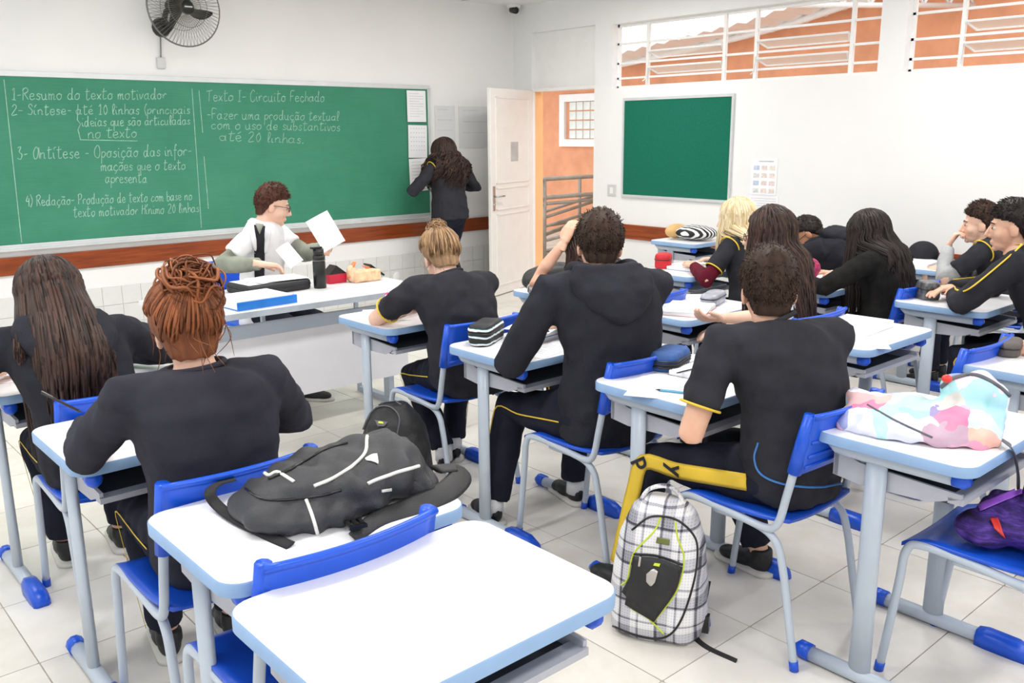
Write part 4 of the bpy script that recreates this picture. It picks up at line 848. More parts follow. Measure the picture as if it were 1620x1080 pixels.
person('student at the worksheet desk of whom mostly a writing hand shows', (3.80, .62), (3.80, .78, 1.095), 0, (0, 20, 0), LIGHT, lambda h: h.short(300), HSB, 'sweater', BLACKC, 'short',
       L={'w': (3.70, 1.13, .795), 'd': (-.15, .95, -.1), 'n': (.5, .1, -.9), 'curl': .8, 'side': 1, 'pole': (-1, -.4, -.4)}, R={'w': (3.95, 1.0, .80), 'pole': (1, -.3, -.4)}, seed=44)
# ------------------------------------------------------------------ bags and things on desks and floor
from mathutils.bvhtree import BVHTree
ZT = DH
class Blob:
    """a soft object fused from shapes (world coordinates); seams and prints are laid on its real surface"""
    def __init__(s, name, label, cat, base, mb, mat, voxel=.009, smooth=4, wrinkle=.003, seed=1, part='body', group=None):
        s.root = thing(name, label, cat, tuple(base), group=group); s.O = V(*base)
        me = remesh(mb, voxel, smooth, wrinkle, seed); s.bvh = BVHTree.FromPolygons([v.co.copy() for v in me.vertices], [tuple(p.vertices) for p in me.polygons])
        me.transform(Matrix.Translation(-Vector(s.O))); me.materials.clear(); s.body = link(part, me, mat, s.root)
    def hit(s, px, py, off=.002):
        d = nrm(ray(px, py)); h = s.bvh.ray_cast(Vector(EYE), Vector(d))
        if h[0] is None: return None
        n = V(*h[1]); n = n if np.dot(n, d) < 0 else -n; return V(*h[0])+n*off
    def line(s, pxs, r, name, mat, n=8, flat=1.0, off=.001):
        P = bez([(x, y, 0) for x, y in pxs], n) if len(pxs) > 2 else [V(*pxs[0], 0)+(V(*pxs[1], 0)-V(*pxs[0], 0))*t for t in np.linspace(0, 1, 8)]
        Q = [q for q in (s.hit(p[0], p[1], off) for p in P) if q is not None]
        if len(Q) > 1: return MB().tube([q-s.O for q in Q], r, 6, flat).build(name, mat, s.root, True)
    def strip(s, A, B, name, mat, n=10, m=6, off=.003):
        a = bez([(x, y, 0) for x, y in A], n) if len(A) > 2 else [V(*A[0], 0)*(1-t)+V(*A[1], 0)*t for t in np.linspace(0, 1, n+1)]; b = bez([(x, y, 0) for x, y in B], n) if len(B) > 2 else [V(*B[0], 0)*(1-t)+V(*B[1], 0)*t for t in np.linspace(0, 1, n+1)]
        k = min(len(a), len(b)); mb = MB(); idx = {}
        for i in range(k):
            for j in range(m+1):
                p = a[int(i*(len(a)-1)/(k-1))]*(1-j/m)+b[int(i*(len(b)-1)/(k-1))]*j/m; q = s.hit(p[0], p[1], off)
                if q is not None: idx[(i, j)] = len(mb.v); mb.v.append(tuple(q-s.O))
        for i in range(k-1):
            for j in range(m):
                c = [(i, j), (i, j+1), (i+1, j+1), (i+1, j)]
                if all(x in idx for x in c): mb.f.append(tuple(idx[x] for x in c))
        if not mb.f: return
        o = mb.build(name, mat, s.root, True); q = o.modifiers.new('t', 'SOLIDIFY'); q.thickness = .002; q.offset = 0; return o
NYL = mk('black_nylon', (50, 51, 55), .55, .12, 12, .25, 260); NYL2 = mk('charcoal_nylon', (38, 38, 40), .6, .15, 12, .25, 260); WEB = mk('black_webbing', (36, 36, 38), .8, .1, 40, .3, 500); PIPE = mk('white_piping', (232, 230, 222), .5, .02); GREYN = mk('grey_nylon', (96, 98, 106), .6, .06)
BUCK = mk('buckle_black', (22, 22, 24), .3)
# large black backpack on the desk
c = V(.985, 1.745, 0); ax = nrm(V(.53, -.12, 0)); ay = V(-ax[1], ax[0], 0); up = V(0, 0, 1); MX = np.array([ax, ay, up]).T
mb = MB()
for p, r in (((.03, .01, .82), (.21, .135, .066)), ((-.16, .0, .80), (.07, .12, .048)), ((.11, .03, .83), (.12, .11, .07)), ((-.05, -.07, .79), (.17, .08, .036)), ((.2, .0, .79), (.05, .10, .04))): mb.ell(c+MX@V(*p), r, 20, 14, MX)
bp = Blob('backpack', 'large black backpack with white piping lying on a desk', 'backpack', (c[0], c[1], ZT), mb, NYL, .008, 2, .012, 4)
for L in (((377, 737), (395, 735), (415, 745), (425, 752), (440, 747), (465, 762)), ((581, 690), (578, 715), (560, 735), (530, 755), (497, 769)), ((582, 765), (600, 757), (635, 745), (663, 737)), ((484, 789), (494, 815), (504, 850))): bp.line(L, .0042, 'piping', PIPE)
bp.line(((425, 758), (460, 742), (510, 713), (550, 700)), .004, 'zip', BUCK); bp.line(((372, 760), (420, 790), (500, 785), (540, 775)), .003, 'seam', BUCK)
bp.strip(((578, 726), (588, 720), (596, 719)), ((580, 729), (590, 731), (598, 735)), 'tick_mark', PIPE); bp.strip(((603, 774), (619, 771)), ((603, 778), (619, 775)), 'small_mark', PIPE)
MB().tube([p-bp.O for p in bez([onz(372, 758, .80), onz(345, 765, .80), onz(332, 780, .80), onz(345, 800, .775), onz(375, 822, .77), onz(420, 845, .765), onz(460, 863, .764)], 5)], .013, 6, .2, up=(0, 0, 1)).build('strap', WEB, bp.root, True)
MB().tube([p-bp.O for p in bez([onz(690, 742, .80), onz(722, 740, .79), onz(728, 755, .78), onz(705, 778, .775), onz(660, 800, .77), onz(600, 820, .77), onz(560, 850, .768)], 5)], [.03]*20+[.03-.0015*k for k in range(11)], 8, .22, up=(0, 0, 1)).build('shoulder_strap', NYL2, bp.root, True)
q = onz(562, 828, .785)-bp.O; bk = MB()
for k in range(3): bk.obox(q+V(.0, 0, 0)+ax*(.014*(k-1)), (ax, ay, up), (.004, .018, .004))
bk.obox(q+ay*.018, (ax, ay, up), (.02, .004, .004)); bk.obox(q-ay*.018, (ax, ay, up), (.02, .004, .004)); bk.build('buckle', BUCK, bp.root)
# plaid backpack standing on the floor
t = NT('white_grey_plaid'); v = t.coord((1, 1, 1)); sp_ = t.n('ShaderNodeSeparateXYZ'); t.l(v, sp_.inputs[0])
def stripes(axis, f, th): return t.math('GREATER_THAN', t.math('SINE', t.math('MULTIPLY', axis, f)), th)
hx = t.math('ADD', t.math('MULTIPLY', sp_.outputs[0], .45), t.math('MULTIPLY', sp_.outputs[1], -.9)); z_ = sp_.outputs[2]
a_ = t.math('ADD', stripes(hx, 52, .45), stripes(z_, 52, .45)); b_ = t.math('ADD', stripes(hx, 104, .93), stripes(z_, 104, .93)); c_ = t.math('MULTIPLY', stripes(hx, 700, 0), stripes(z_, 700, 0))
f_ = t.math('ADD', t.math('MULTIPLY', a_, .25), t.math('ADD', t.math('MULTIPLY', b_, .38), t.math('MULTIPLY', c_, .14)))
t.base(t.ramp(f_, [(0, (238, 238, 240)), (.3, (196, 196, 204)), (.62, (128, 128, 140)), (.95, (52, 52, 62))])); t.set(Roughness=.7); PLAID = t.m
LIME = mk('lime_piping', (206, 222, 60), .5); w_ = nrm(V(.45, -.9, 0)); d_ = nrm(V(.9, .45, 0)); pc = V(2.135, 1.70, 0); mb = MB(); rings = []
for z, a, b, o in ((.0, .13, .085, 0), (.015, .15, .102, 0), (.08, .158, .108, .004), (.22, .152, .1, .012), (.33, .135, .086, .022), (.41, .105, .066, .032), (.455, .05, .035, .038)): rings.append([pc+d_*o+w_*x*a/.15+d_*y*b/.1+up*z for x, y in rrect(.30, .2, .085, 5)])
mb.loft(rings)
pb = Blob('backpack', 'white and grey plaid backpack with black pocket standing on the floor', 'backpack', (pc[0], pc[1], 0), mb, PLAID, .009, 4, .004, 9)
pb.strip(((1003, 879), (1040, 882), (1080, 896)), ((990, 955), (1010, 968), (1035, 983)), 'front_pocket', NYL2, 8, 12, .006); pb.strip(((1003, 879), (1000, 905), (985, 935)), ((1080, 896), (1068, 935), (1035, 983)), 'front_pocket', NYL2, 10, 10, .006)
for L, r, nm, mt in ((((1003, 876), (1040, 879), (1080, 893)), .004, 'zip', BUCK), (((1045, 818), (1035, 840), (1003, 875), (993, 915), (983, 925)), .0028, 'piping', LIME), (((1068, 825), (1072, 850), (1082, 885), (1070, 935), (1033, 985)), .0028, 'piping', LIME), (((1000, 963), (1022, 975), (1033, 985), (1050, 1002)), .0028, 'piping', LIME),
                     (((1000, 838), (1030, 817), (1070, 822), (1098, 848), (1103, 880), (1095, 930), (1075, 985), (1050, 1008), (1010, 1005), (970, 990)), .0038, 'seam', BUCK), (((955, 1000), (1000, 1022), (1045, 1030), (1070, 1026)), .006, 'base_binding', BUCK)): pb.line(L, r, nm, mt)
pb.strip(((1040, 849), (1060, 853)), ((1038, 858), (1059, 862)), 'brand_badge', mk('badge_olive', (110, 118, 60), .5)); pb.strip(((1036, 890), (1046, 891)), ((1034, 894), (1044, 896)), 'lime_tab', LIME, off=.009)
ch = mk('zip_pull_metal', (196, 190, 182), .3, metallic=.5); pb.strip(((1024, 906), (1034, 899), (1042, 903)), ((1024, 918), (1031, 925), (1037, 920)), 'rubber_charm', ch, off=.011); pb.line(((1014, 880), (1012, 895)), .004, 'zip_pull', ch, off=.008)
MB().tube([p-pb.O for p in bez([pc+d_*.03+w_*-.085+up*.41, pc+d_*.03+w_*-.045+up*.475, pc+d_*.035+w_*.03+up*.485, pc+d_*.04+w_*.085+up*.40], 5)], .014, 8, .5).build('handle', PLAID, pb.root, True)
MB().tube([p-pb.O for p in bez([pc+w_*.15+d_*.06+up*.17, onz(1108, 980, .06), onz(1100, 1005, .012), onz(1120, 1025, .004), onz(1165, 1046, .003)], 5)], .009, 6, .25, up=(0, 0, 1)).build('strap', WEB, pb.root, True)
MB().obox(onz(1115, 985, .06)-pb.O, (w_, d_, up), (.014, .012, .03)).build('buckle', BUCK, pb.root)
# black backpack on the floor by the blond-bun student
bc = V(2.10, 3.16, 0); bf = nrm(-V(bc[0], bc[1], 0)); bw = V(-bf[1], bf[0], 0); rings = []; mb = MB()
for z, a, b, o in ((0, .13, .1, 0), (.02, .15, .115, 0), (.12, .16, .12, 0), (.28, .15, .11, -.01), (.38, .12, .09, -.02), (.45, .06, .05, -.03)): rings.append([bc+bf*o+bw*x*a/.15+bf*y*b/.1+up*z for x, y in rrect(.30, .2, .09, 5)])
mb.loft(rings); bb = Blob('backpack', 'black backpack with grey trim standing on the floor beside a chair', 'backpack', (bc[0], bc[1], 0), mb, NYL2, .009, 4, .006, 12)
for L, r in ((((572, 690), (590, 650), (615, 643), (632, 660), (628, 690)), .01), (((600, 640), (620, 633), (635, 640)), .006)): bb.line(L, r, 'grey_trim', GREYN, flat=.4)
bb.strip(((594, 665), (614, 669)), ((599, 675), (608, 675)), 'oval_badge', GREYN, off=.008); bb.strip(((600, 668), (607, 669)), ((600, 671), (607, 672)), 'badge_mark', LIME, off=.012)
# bag in tie-dye cloth
t = NT('tie_dye_cloth'); v = t.coord(); n1 = t.n('ShaderNodeTexVoronoi'); n1.inputs['Scale'].default_value = 13; mpv = t.noise(v, 7, 3); ad = t.n('ShaderNodeVectorMath', operation='ADD'); t.l(v, ad.inputs[0]); cb_ = t.n('ShaderNodeCombineXYZ'); mm_ = t.math('MULTIPLY', mpv, .16); [t.l(mm_, cb_.inputs[i]) for i in range(3)]; t.l(cb_.outputs[0], ad.inputs[1]); t.l(ad.outputs[0], n1.inputs['Vector'])
s3 = t.n('ShaderNodeSeparateColor'); t.l(n1.outputs['Color'], s3.inputs[0])
t.base(t.mix(t.math('MULTIPLY', t.noise(v, 14, 3), .3), t.ramp(s3.outputs[0], [(0, (236, 238, 250)), (.16, (140, 212, 226)), (.32, (240, 84, 140)), (.46, (226, 230, 248)), (.6, (78, 104, 186)), (.72, (248, 180, 150)), (.84, (150, 216, 220)), (1, (234, 236, 248))]), (236, 238, 248))); t.set(Roughness=.65); TIE = t.m
tc_ = onz(1480, 660, .80); tc_ = V(2.50, 1.06, ZT); tx = nrm(V(.35, -.94, 0)); ty = V(.94, .35, 0); MX = np.array([tx, ty, up]).T; mb = MB()
tr_ = []
for x, w, h, yo, pk in ((-.215, .075, .055, .0, .2), (-.2, .105, .085, .01, .3), (-.1, .135, .09, .0, .1), (0, .15, .085, .01, .0), (.08, .15, .115, .02, .3), (.15, .13, .125, .03, .35), (.205, .09, .07, .03, .2)):
    tr_.append([tc_+MX@V(x, yo+a_*w, max(0, b_*h)+.003) for a_, b_ in ((-1, 0), (-1.02, .22), (-.72, .6), (-.3+pk, .85), (.1+pk, 1), (.62, .8), (1.0, .3), (.97, 0))])
mb.loft(tr_); mb.ell(tc_+MX@V(.12, .08, .10), (.09, .08, .07), 16, 12, MX)
ti = Blob('bag', 'crumpled tie-dye cloth bag in pink, aqua and white on a desk', 'bag', tuple(tc_), mb, TIE, .007, 1, .011, 15)
ti.line(((1490, 612), (1510, 598), (1545, 594), (1580, 612), (1605, 635)), .007, 'zip_edge', GREYN); ti.line(((1372, 640), (1420, 667), (1475, 692)), .003, 'seam', GREYN)
MB().tube([p-ti.O for p in bez([tc_+MX@V(.1, -.09, .03), onz(1570, 690, .775), onz(1600, 708, .77), onz(1610, 745, .66), onz(1611, 775, .58)], 5)], .010, 6, .25).build('strap', GREYN, ti.root, True)
MB().ell(tc_+MX@V(.05, .03, .155)-ti.O, (.014, .014, .012)).build('red_toggle', mk('red_plastic', (226, 60, 50), .4), ti.root, True)
# purple bag on the chair
t = NT('purple_space_dye'); v = t.coord((1, 1, 6)); t.base(t.ramp(t.noise(v, 14, 4, .7), [(.3, (22, 18, 36)), (.5, (62, 36, 120)), (.7, (112, 72, 176))])); t.set(Roughness=.8); PUR = t.m; mb = MB(); pq = V(2.66, .80, .455)
for p, r in (((0, 0, .07), (.15, .14, .07)), ((-.1, .08, .05), (.09, .08, .05)), ((.02, -.06, .13), (.12, .1, .08)), ((.06, -.1, .2), (.08, .07, .09))): mb.ell(pq+V(*p), r, 16, 12)
pu = Blob('bag', 'dark purple patterned gym bag on the seat of a blue chair', 'bag', tuple(pq), mb, PUR, .009, 2, .01, 18)
pu.strip(((1548, 800), (1620, 770)), ((1552, 810), (1620, 782)), 'zip_band', mk('violet_band', (150, 84, 206), .5), off=.006); pu.strip(((1566, 822), (1580, 820)), ((1572, 836), (1590, 850)), 'red_tab', mk('red_plastic', (226, 60, 50), .4), off=.006)
# patterned backpack by the door
t = NT('triangle_print'); v = t.coord(); vo = t.n('ShaderNodeTexVoronoi'); vo.inputs['Scale'].default_value = 34; t.l(v, vo.inputs['Vector']); t.base(t.ramp(vo.outputs['Distance'], [(.0, (52, 56, 78)), (.35, (70, 74, 96)), (.5, (176, 168, 172)), (.8, (190, 176, 178))])); t.set(Roughness=.7); TRI = t.m
ib = ony(866, 468, 3.30); ib = V(ib[0], ib[1], ZT); mb = MB(); mb.ell(ib+V(.12, .05, .09), (.2, .17, .09), 18, 12); mb.ell(ib+V(.02, -.02, .06), (.13, .13, .07), 16, 12); mb.ell(ib+V(.0, -.06, -.02), (.11, .1, .07), 16, 12)
ig = Blob('backpack', 'black backpack with triangle print and pink zip on the desk by the door', 'backpack', tuple(ib), mb, NYL2, .009, 3, .005, 21)
ig.strip(((838, 450), (870, 441), (893, 444)), ((837, 462), (865, 470), (893, 476)), 'printed_panel', TRI, 8, 6); ig.strip(((838, 482), (862, 490), (884, 492)), ((842, 492), (862, 505), (882, 502)), 'printed_panel', TRI, 8, 5); ig.strip(((837, 470), (860, 477), (884, 484)), ((837, 474), (860, 481), (884, 488)), 'pink_zip', mk('pink_zip', (226, 70, 120), .5), off=.006); ig.line(((836, 468), (838, 450), (870, 441)), .004, 'piping', PIPE)
# magenta knit bag
t = NT('magenta_knit'); v = t.coord(); t.base(t.ramp(t.noise(v, 60, 3, .8), [(.3, (70, 24, 70)), (.45, (176, 40, 96)), (.6, (206, 76, 120)), (.75, (90, 60, 120))])); t.set(Roughness=.9); t.bump(t.noise(v, 90, 2), .6); MAG = t.m
kb = V(4.62, 2.74, ZT); mb = MB(); mb.ell(kb+V(0, 0, .07), (.17, .1, .075)); mb.ell(kb+V(-.06, .05, .09), (.1, .09, .08)); Blob('bag', 'magenta and purple knitted bag lying on a desk', 'bag', tuple(kb), mb, MAG, .009, 3, .006, 24, part='knit_body')
# zebra pouch with tan end
t = NT('zebra_cloth'); v = t.coord(); wv = t.n('ShaderNodeTexWave'); wv.inputs['Scale'].default_value = 9; wv.inputs['Distortion'].default_value = 3; t.l(v, wv.inputs['Vector']); t.base(t.ramp(wv.outputs[0], [(.45, (22, 22, 24)), (.55, (238, 238, 238))])); t.set(Roughness=.7); ZEB = t.m
zb = V(5.84, 4.42, ZT); mb = MB(); mb.ell(zb+V(.03, 0, .06), (.15, .19, .06)); zo = Blob('pouch', 'zebra striped pouch with tan end on the far desk by the wall', 'pouch', tuple(zb), mb, ZEB, .009, 3, .003, 27)
MB().ell(zb+V(-.02, .15, .065)-zo.O, (.12, .07, .058)).build('tan_end', mk('tan_leather', (214, 172, 112), .6), zo.root, True)
# ---- pencil cases
def case(label, x, y, rz, size, mat, z=ZT, zipm=BUCK, seed=1, bands=(), wr=.002):
    a, b, hgt = size; M_ = frame(rz); mb = MB(); cc = V(x, y, z)
    mb.loft([[cc+M_@V(px*k, py*k, zz) for px, py in rrect(a, b, min(a, b)*.42, 5)] for zz, k in ((0, .93), (hgt*.15, 1), (hgt*.8, 1), (hgt, .86))])
    o = Blob('pencil_case', label, 'pencil case', (x, y, z), mb, mat, .006, 2, wr, seed); zp = MB().tube([M_@V(px*1.01, py*1.01, hgt*.62) for px, py in rrect(a, b, min(a, b)*.42, 5)+[rrect(a, b, min(a, b)*.42, 5)[0]]], .003, 6, caps=False); zp.build('zip', zipm, o.root, True)
    for zz, m_ in bands: MB().tube([M_@V(px*1.012, py*1.012, hgt*zz) for px, py in rrect(a, b, min(a, b)*.42, 5)+[rrect(a, b, min(a, b)*.42, 5)[0]]], .0045, 6, 1, caps=False).build('band', m_, o.root, True)
    return o
t = NT('striped_case_cloth'); v = t.coord((1, 1, 1)); s5 = t.n('ShaderNodeSeparateXYZ'); t.l(v, s5.inputs[0]); nn_ = t.noise(v, 20, 2); f5 = t.math('FRACT', t.math('ADD', t.math('MULTIPLY', s5.outputs[2], 34), t.math('MULTIPLY', nn_, .5))); t.base(t.ramp(f5, [(0, (30, 30, 34)), (.4, (34, 34, 38)), (.45, (236, 238, 240)), (.7, (120, 206, 222)), (.75, (26, 26, 30))], 'CONSTANT')); t.set(Roughness=.6); STC = t.m
case('black, white and aqua striped pencil case beside a pile of books', 2.33, 2.80, 60, (.10, .23, .085), STC, seed=31)
CB_ = mk('blue_canvas', (44, 84, 146), .7, .08, 30); case('blue zipped pencil case behind the spiral notebook', 2.56, 2.02, 70, (.11, .21, .065), CB_, seed=32, bands=((.3, BUCK), (.45, NYL2)))
t = NT('pink_stripe'); v = t.coord(); wv = t.n('ShaderNodeTexWave'); wv.inputs['Scale'].default_value = 14; t.l(v, wv.inputs['Vector']); t.base(t.ramp(wv.outputs[0], [(.4, (236, 60, 130)), (.6, (250, 226, 236))])); t.set(Roughness=.6)
case('pink striped pencil case behind the blond-bun student', 2.52, 3.66, 20, (.2, .08, .085), t.m, seed=33)
case('translucent grey pencil case among loose sheets', 3.70, 2.66, 70, (.085, .22, .06), mk('smoky_vinyl', (168, 170, 184), .25, .1, 14), seed=34)
case('round black and silver pencil case beside folded arms', 4.60, 1.99, 40, (.10, .13, .09), mk('black_silver', (70, 70, 72), .35, .7, 40), seed=35)
case('red pencil case with dark patterned flap', 4.50, 3.63, 60, (.10, .15, .09), mk('red_cloth', (200, 30, 44), .6), seed=36)
case('dark taupe pencil case beside the writing hand', 3.66, 1.25, 75, (.08, .17, .055), mk('taupe_cloth', (92, 86, 84), .7), seed=37)
# ---- paper, notebooks, books, pens
def page(label, x, y, rz, w=.21, h=.297, z=ZT, rows=14, curl=0, cat='sheet', cols=1):
    r = thing('paper_sheet', label, cat, (x, y, z), math.radians(-rz)); mb = MB(); n = 8
    rings = [[V(px, -h/2+h*k/n, .0006+e+curl*(k/n)**3+.004*math.sin(k*.8)*(curl != 0)) for px, e in ((-w/2, 0), (w/2, 0), (w/2, .0007), (-w/2, .0007))] for k in range(n+1)]; mb.loft(rings); mb.build('paper', PAPER, r)
    for k in range(rows):
        y0 = h*.42-k*h*.84/max(rows, 1); MB().box((-w*.42, y0-.0018, .0014), (w*(.42 if k % 4 != 3 else .1), y0+.0018, .0017)).build('print_line', PRINT_L, r)
    return r
def notebook(label, x, y, rz, w=.2, h=.275, t_=.015, z=ZT, cover=(230, 232, 236), spiral=True, rows=10, tilt=0):
    r = thing('notebook', label, 'notebook', (x, y, z), math.radians(-rz)); cm_ = mk('cover_%d_%d_%d' % cover, cover, .5)
    MB().box((-w/2, -h/2, 0), (w/2, h/2, .002)).build('cover', cm_, r); MB().box((-w/2+.003, -h/2+.003, .002), (w/2-.003, h/2-.003, t_)).build('pages', PAPER, r)
    for k in range(rows): MB().box((-w*.4, h*.38-k*h*.076, t_), (w*.4, h*.38-k*h*.076+.0022, t_+.0005)).build('writing_line', PRINT_L, r)
    if spiral:
        for k in range(18): MB().tube([(-w/2+.004+.009*math.cos(a), -h*.45+k*h*.9/17, t_*.5+.011*math.sin(a)) for a in np.linspace(0, 2*math.pi, 9)], .0011, 4, caps=False).build('spiral_ring', STEEL, r)
    return r
def pen(label, a, b, col, r=.0042):
    a, b = V(*a), V(*b); o = thing('pen', label, 'pen', tuple(a)); d = b-a
    MB().tube([d*.1, d], r, 8).build('barrel', mk('pen_%d_%d_%d' % col, col, .35), o, True); MB().tube([d*0, d*.1], [.001, r], 8).build('tip', BUCK, o, True)
    MB().tube([d*.72+V(0, 0, r), d+V(0, 0, r)], r*.45, 6).build('clip', STEEL, o, True); return o
page('worksheet hanging over the edge beside a blue pen', 2.38, 1.80, 80, rows=16); page('blank sheet under the worksheet on the blue-case desk', 2.33, 1.86, 62, rows=0, z=ZT-.0004)
notebook('open spiral notebook with a black pen on it', 2.60, 1.86, 84, .2, .27, .018, cover=(60, 62, 70)); pen('black pen lying on the open spiral notebook', onz(1070, 590, .783), onz(1110, 580, .783), (40, 40, 44), .003); pen('light blue pen lying on the worksheet', onz(1037, 616, .766), onz(1113, 624, .766), (96, 170, 206))
page('large loose worksheet under the striped pencil case', 2.42, 2.58, 75, .25, .33, rows=12)
for k, (a, z) in enumerate(((8, 0), (4, .022))):
    o = notebook(('white book at the bottom of the pile on the hooded boy\'s desk', 'blue-edged book on top of the pile on the hooded boy\'s desk')[k], 2.60, 2.72, 78+a, .19, .26, .021, ZT+z, ((238, 238, 240), (60, 100, 170))[k], False, 0)
page('blank sheet curling off the book pile', 2.58, 2.73, 70, z=ZT+.044, rows=0, curl=.012); pen('grey pencil lying on the book pile', onz(850, 510, .81), onz(868, 524, .81), (80, 82, 88), .0035)
page('sheet on the desk of the woman with the bun', .86, 2.68, 10, rows=6); pen('dark pen held by the woman with the bun', (.735, 2.77, .80), (.64, 2.80, .875), (36, 34, 38)); notebook('red-lined notebook under the arm of the woman with the bun', 1.02, 2.60, 8, cover=(206, 60, 70), spiral=False, rows=0)
page('papers on the desk of the long-haired girl in hoodie', .72, 3.60, 12, rows=6); page('sheet under the elbows of the blond-bun student', 2.34, 3.56, 30, rows=8)
page('loose sheet on top of the stack near the grey pencil case', 3.45, 2.62, 62, rows=0, z=ZT+.022); notebook('notebook stack near the grey pencil case', 3.45, 2.62, 68, .2, .28, .021, cover=(196, 120, 120), spiral=False, rows=0); page('loose sheet sticking out behind the grey pencil case', 3.72, 2.80, 40, rows=4)
o = notebook('turquoise folder beside the loose sheets', 3.52, 2.82, 75, .22, .16, .008, cover=(120, 200, 196), spiral=False, rows=0)
notebook('thick open notebook with green pen', 3.66, 1.88, 86, .22, .30, .03, cover=(230, 230, 234)); page('loose sheet beside the thick notebook', 3.46, 1.76, 55, rows=6); pen('green highlighter pen on the thick notebook', onz(1312, 515, .795), onz(1335, 527, .795), (150, 206, 70), .005)
page('worksheet beside the dark taupe pencil case', 3.60, 1.06, 82, rows=12); page('white sheet on the knit bag desk under the bent head', 5.70, 3.50, 70, rows=4)
notebook('spiral notebook beside the red pencil case', 4.60, 3.48, 86, .2, .28, .02, cover=(70, 110, 180)); notebook('closed notebook before the boy in grey sleeves', 5.74, 2.56, 84, .21, .29, .025, cover=(226, 228, 232))
for k in range(3): notebook(('turquoise folder in the tray under the red pencil case', 'grey folder in the tray under the red pencil case', 'brown folder in the tray under the red pencil case')[k], 4.57, 3.46, 88, .3, .36, .008, .634+k*.01, ((110, 200, 204), (170, 172, 176), (120, 100, 84))[k], False, 0)
cp = thing('cap', 'black baseball cap on the desk by the wall', 'cap', (5.93, 2.62, ZT)); mb = MB(); mb.ell((0, 0, .045), (.09, .1, .09)); me = remesh(mb, .008, 2); link('crown', me, BLACKC, cp); MB().ell((0, -.12, .02), (.075, .07, .008)).build('visor', BLACKC, cp, True)
# ---- teacher's desk things
TZ = .75
bi = thing('ring_binder', 'bright blue binder with papers at the end of the teacher desk', 'binder', (2.04, 4.34, TZ), math.radians(4)); BB = mk('binder_blue', (34, 120, 206), .35)
MB().box((-.17, -.14, 0), (.17, .14, .004)).build('cover', BB, bi); MB().box((-.17, -.145, 0), (.17, -.138, .042)).build('spine', BB, bi); MB().box((.163, -.14, 0), (.17, .14, .04)).build('side', BB, bi); MB().box((-.165, -.13, .004), (.155, .13, .045)).build('papers', PAPER, bi)
fo = thing('document_case', 'black zipped document case full of papers before the teacher', 'case', (2.29, 4.66, TZ), math.radians(5)); mb = MB(); mb.loft([[V(x*k, y*k, z) for x, y in rrect(.40, .28, .04, 4)] for z, k in ((0, .97), (.01, 1), (.045, 1), (.055, .96))]); mb.build('case_body', NYL2, fo, True); MB().tube([(x*1.005, y*1.005, .03) for x, y in rrect(.40, .28, .04, 4)+[rrect(.40, .28, .04, 4)[0]]], .003, 6, caps=False).build('zip', BUCK, fo, True)
for k, (dx, dy, a) in enumerate(((-.03, 0, 5), (.02, .02, -8), (.05, -.01, 14))): page(('lowest loose page on the black document case', 'middle loose page on the black document case', 'top loose page on the black document case')[k], 2.29+dx, 4.67+dy, a+80, z=TZ+.056+.003*k, rows=8)
bt = thing('water_bottle', 'black water bottle with flip cap on the teacher desk', 'bottle', (2.54, 4.53, TZ)); prof = [(0, .034), (.004, .036), (.15, .036), (.156, .033), (.162, .036), (.182, .036), (.19, .03)]; MB().loft([[V(r*math.cos(a), r*math.sin(a), z) for a in np.linspace(0, 2*math.pi, 21)[:-1]] for z, r in prof]).build('bottle_body', BLACK_PL, bt, True)
MB().tube([(0, 0, .188), (0, 0, .225)], [.032, .03], 16).build('cap', BLACK_PL, bt, True); MB().box((-.045, -.014, .224), (.02, .014, .236)).build('spout_lid', BLACK_PL, bt, bevel=.003); MB().tube([(.0365*math.cos(a), .0365*math.sin(a), .159) for a in np.linspace(0, 2*math.pi, 25)], .002, 5, caps=False).build('steel_ring', STEEL, bt, True)
rb_ = thing('eraser_box', 'small crimson box under a black prism on the teacher desk', 'box', (2.70, 4.64, TZ)); MB().box((-.06, -.04, 0), (.06, .04, .055)).build('box_body', mk('crimson_card', (196, 30, 62), .5), rb_, bevel=.003)
MB().loft([[V(-.06, y, .055), V(.06, y, .055), V(-.005, y, .105)] for y in (-.04, .04)]).build('black_prism', BLACK_PL, rb_)
sb = V(2.86, 4.57, TZ); mb = MB(); mb.box(sb+V(-.09, -.05, 0), sb+V(.09, .05, .065)); mb.ell(sb+V(-.085, 0, .05), (.03, .04, .05)); so2 = Blob('snack_packet', 'clear orange-tinted packet of biscuits on the teacher desk', 'packet', tuple(sb), mb, mk('peach_wrap', (244, 196, 156), .25, .12, 30), .007, 2, .005, 40); MB().loft([[V(-.02, y, .0), V(.03, y, .09), V(.0, y, .06)] for y in (-.02, .02)]).build('twisted_end', mk('orange_wrap', (240, 130, 70), .4), so2.root).location = (-.09, 0, .03)
ph = thing('phone_wallet', 'black and orange folding wallet standing on the teacher desk', 'wallet', (2.99, 4.66, TZ)); MB().obox((0, 0, .045), ((.8, 0, -.6), (0, 1, 0), (.6, 0, .8)), (.06, .04, .005)).build('black_cover', BLACK_PL, ph); MB().obox((-.02, 0, .04), ((.8, 0, -.6), (0, 1, 0), (.6, 0, .8)), (.05, .038, .003)).build('orange_lining', mk('orange_wrap', (240, 130, 70), .4), ph)
ru = thing('orange_folder', 'narrow orange folder lying behind the wallet on the teacher desk', 'folder', (2.92, 4.77, TZ), math.radians(4)); MB().box((-.09, -.04, 0), (.09, .04, .02)).build('folder_body', mk('orange_card', (240, 158, 70), .5), ru, bevel=.002); MB().box((-.09, -.04, .02), (.09, .04, .022)).build('label_strip', PAPER, ru)
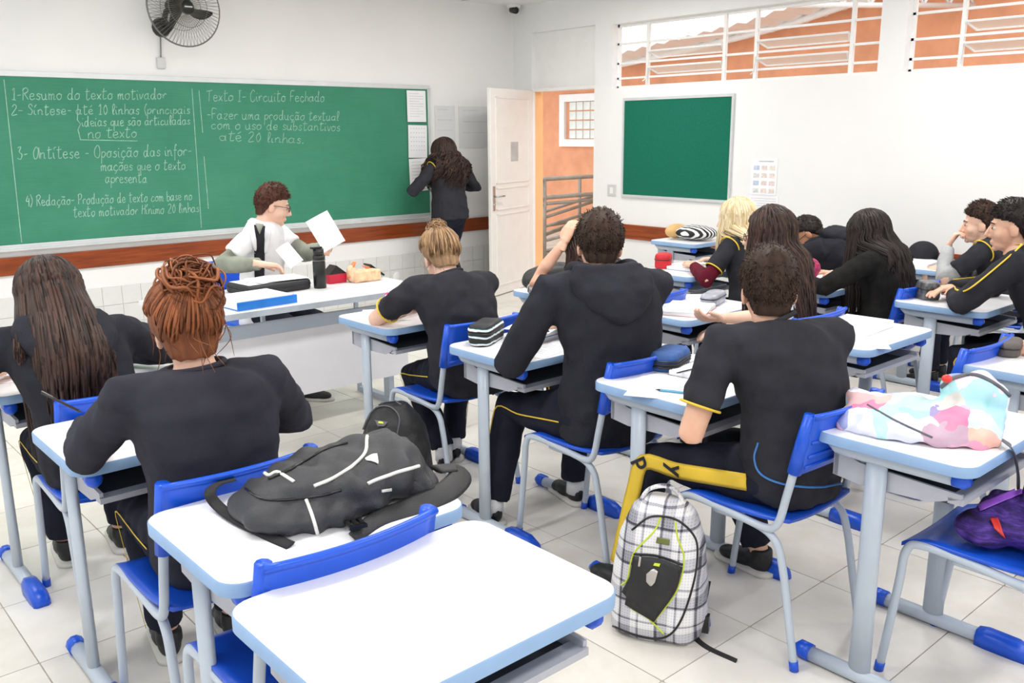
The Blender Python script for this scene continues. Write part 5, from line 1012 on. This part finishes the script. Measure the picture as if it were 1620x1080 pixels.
def held(label, c, rx, ry, nrm_, w, h):
    o = thing('held_paper', label, 'sheet', tuple(c)); n_ = nrm(nrm_); x_ = nrm(V(*rx)-n_*np.dot(rx, n_)); y_ = np.cross(n_, x_)
    mb = MB(); mb.loft([[x_*(w*(a-.5))+y_*(h*(b-.5))+n_*(.016*math.sin(a*3.1)+e) for b, e in ((0, 0), (1, 0), (1, .003), (0, .003))] for a in np.linspace(0, 1, 9)]); mb.build('paper', PAPER, o); return o
held('folded white booklet held up in the teacher\'s hand', ony(515, 366, 4.80)+V(0, 0, 0), (.8, -.1, .35), None, V(-.3, -.9, .25), .15, .21)
held('sheet of paper being turned by the teacher\'s other hand', ony(458, 404, 4.76), (.7, -.1, .4), None, V(-.35, -.8, .5), .09, .14)

class Surf(Blob):
    """lay details on the surface of a garment already built"""
    def __init__(s, ob, O, root):
        s.root, s.O = root, V(*O); me = ob.data
        s.bvh = BVHTree.FromPolygons([v.co+Vector(s.O) for v in me.vertices], [tuple(p.vertices) for p in me.polygons])
ts = Surf(TEACHER['top'], TEACHER['O'], TEACHER['root'])
ts.strip(((399, 356), (402, 395), (403, 440)), ((422, 358), (419, 395), (418, 440)), 'dark_vest', BLACKC, 8, 6, .004); ts.strip(((404, 354), (409, 368)), ((416, 356), (410, 370)), 'grey_neckline', SAGE, 6, 4, .007)
for A, B in ((((393, 350), (396, 375), (402, 400)), ((401, 352), (404, 372), (404, 400))), (((418, 356), (417, 372), (418, 400)), ((426, 358), (427, 372), (422, 400)))): ts.strip(A, B, 'lapel', COAT, 8, 4, .009)
sh_ = Surf(S10['top'], S10['O'], S10['root']); BH = mk('light_blue_hem', (70, 130, 200), .7)
sh_.line(((1200, 700), (1194, 725), (1205, 750), (1240, 765), (1290, 770), (1330, 764)), .006, 'blue_hem', BH, flat=.5)

fbq = V(*onz(1118, 708, 0)); mb = MB(); mb.loft([[fbq+V(x*k, y*k, z) for x, y in rrect(.24, .16, .06, 4)] for z, k in ((0, .9), (.03, 1), (.2, 1), (.27, .6))])
t = NT('pink_black_print'); v = t.coord(); t.base(t.ramp(t.noise(v, 45, 2), [(.5, (26, 24, 28)), (.6, (212, 60, 120))], 'CONSTANT')); t.set(Roughness=.7)
Blob('bag', 'black bag with pink print on the floor under the desks', 'bag', tuple(fbq), mb, t.m, .009, 3, .004, 61)
bpy.data.scenes.remove(TMP)
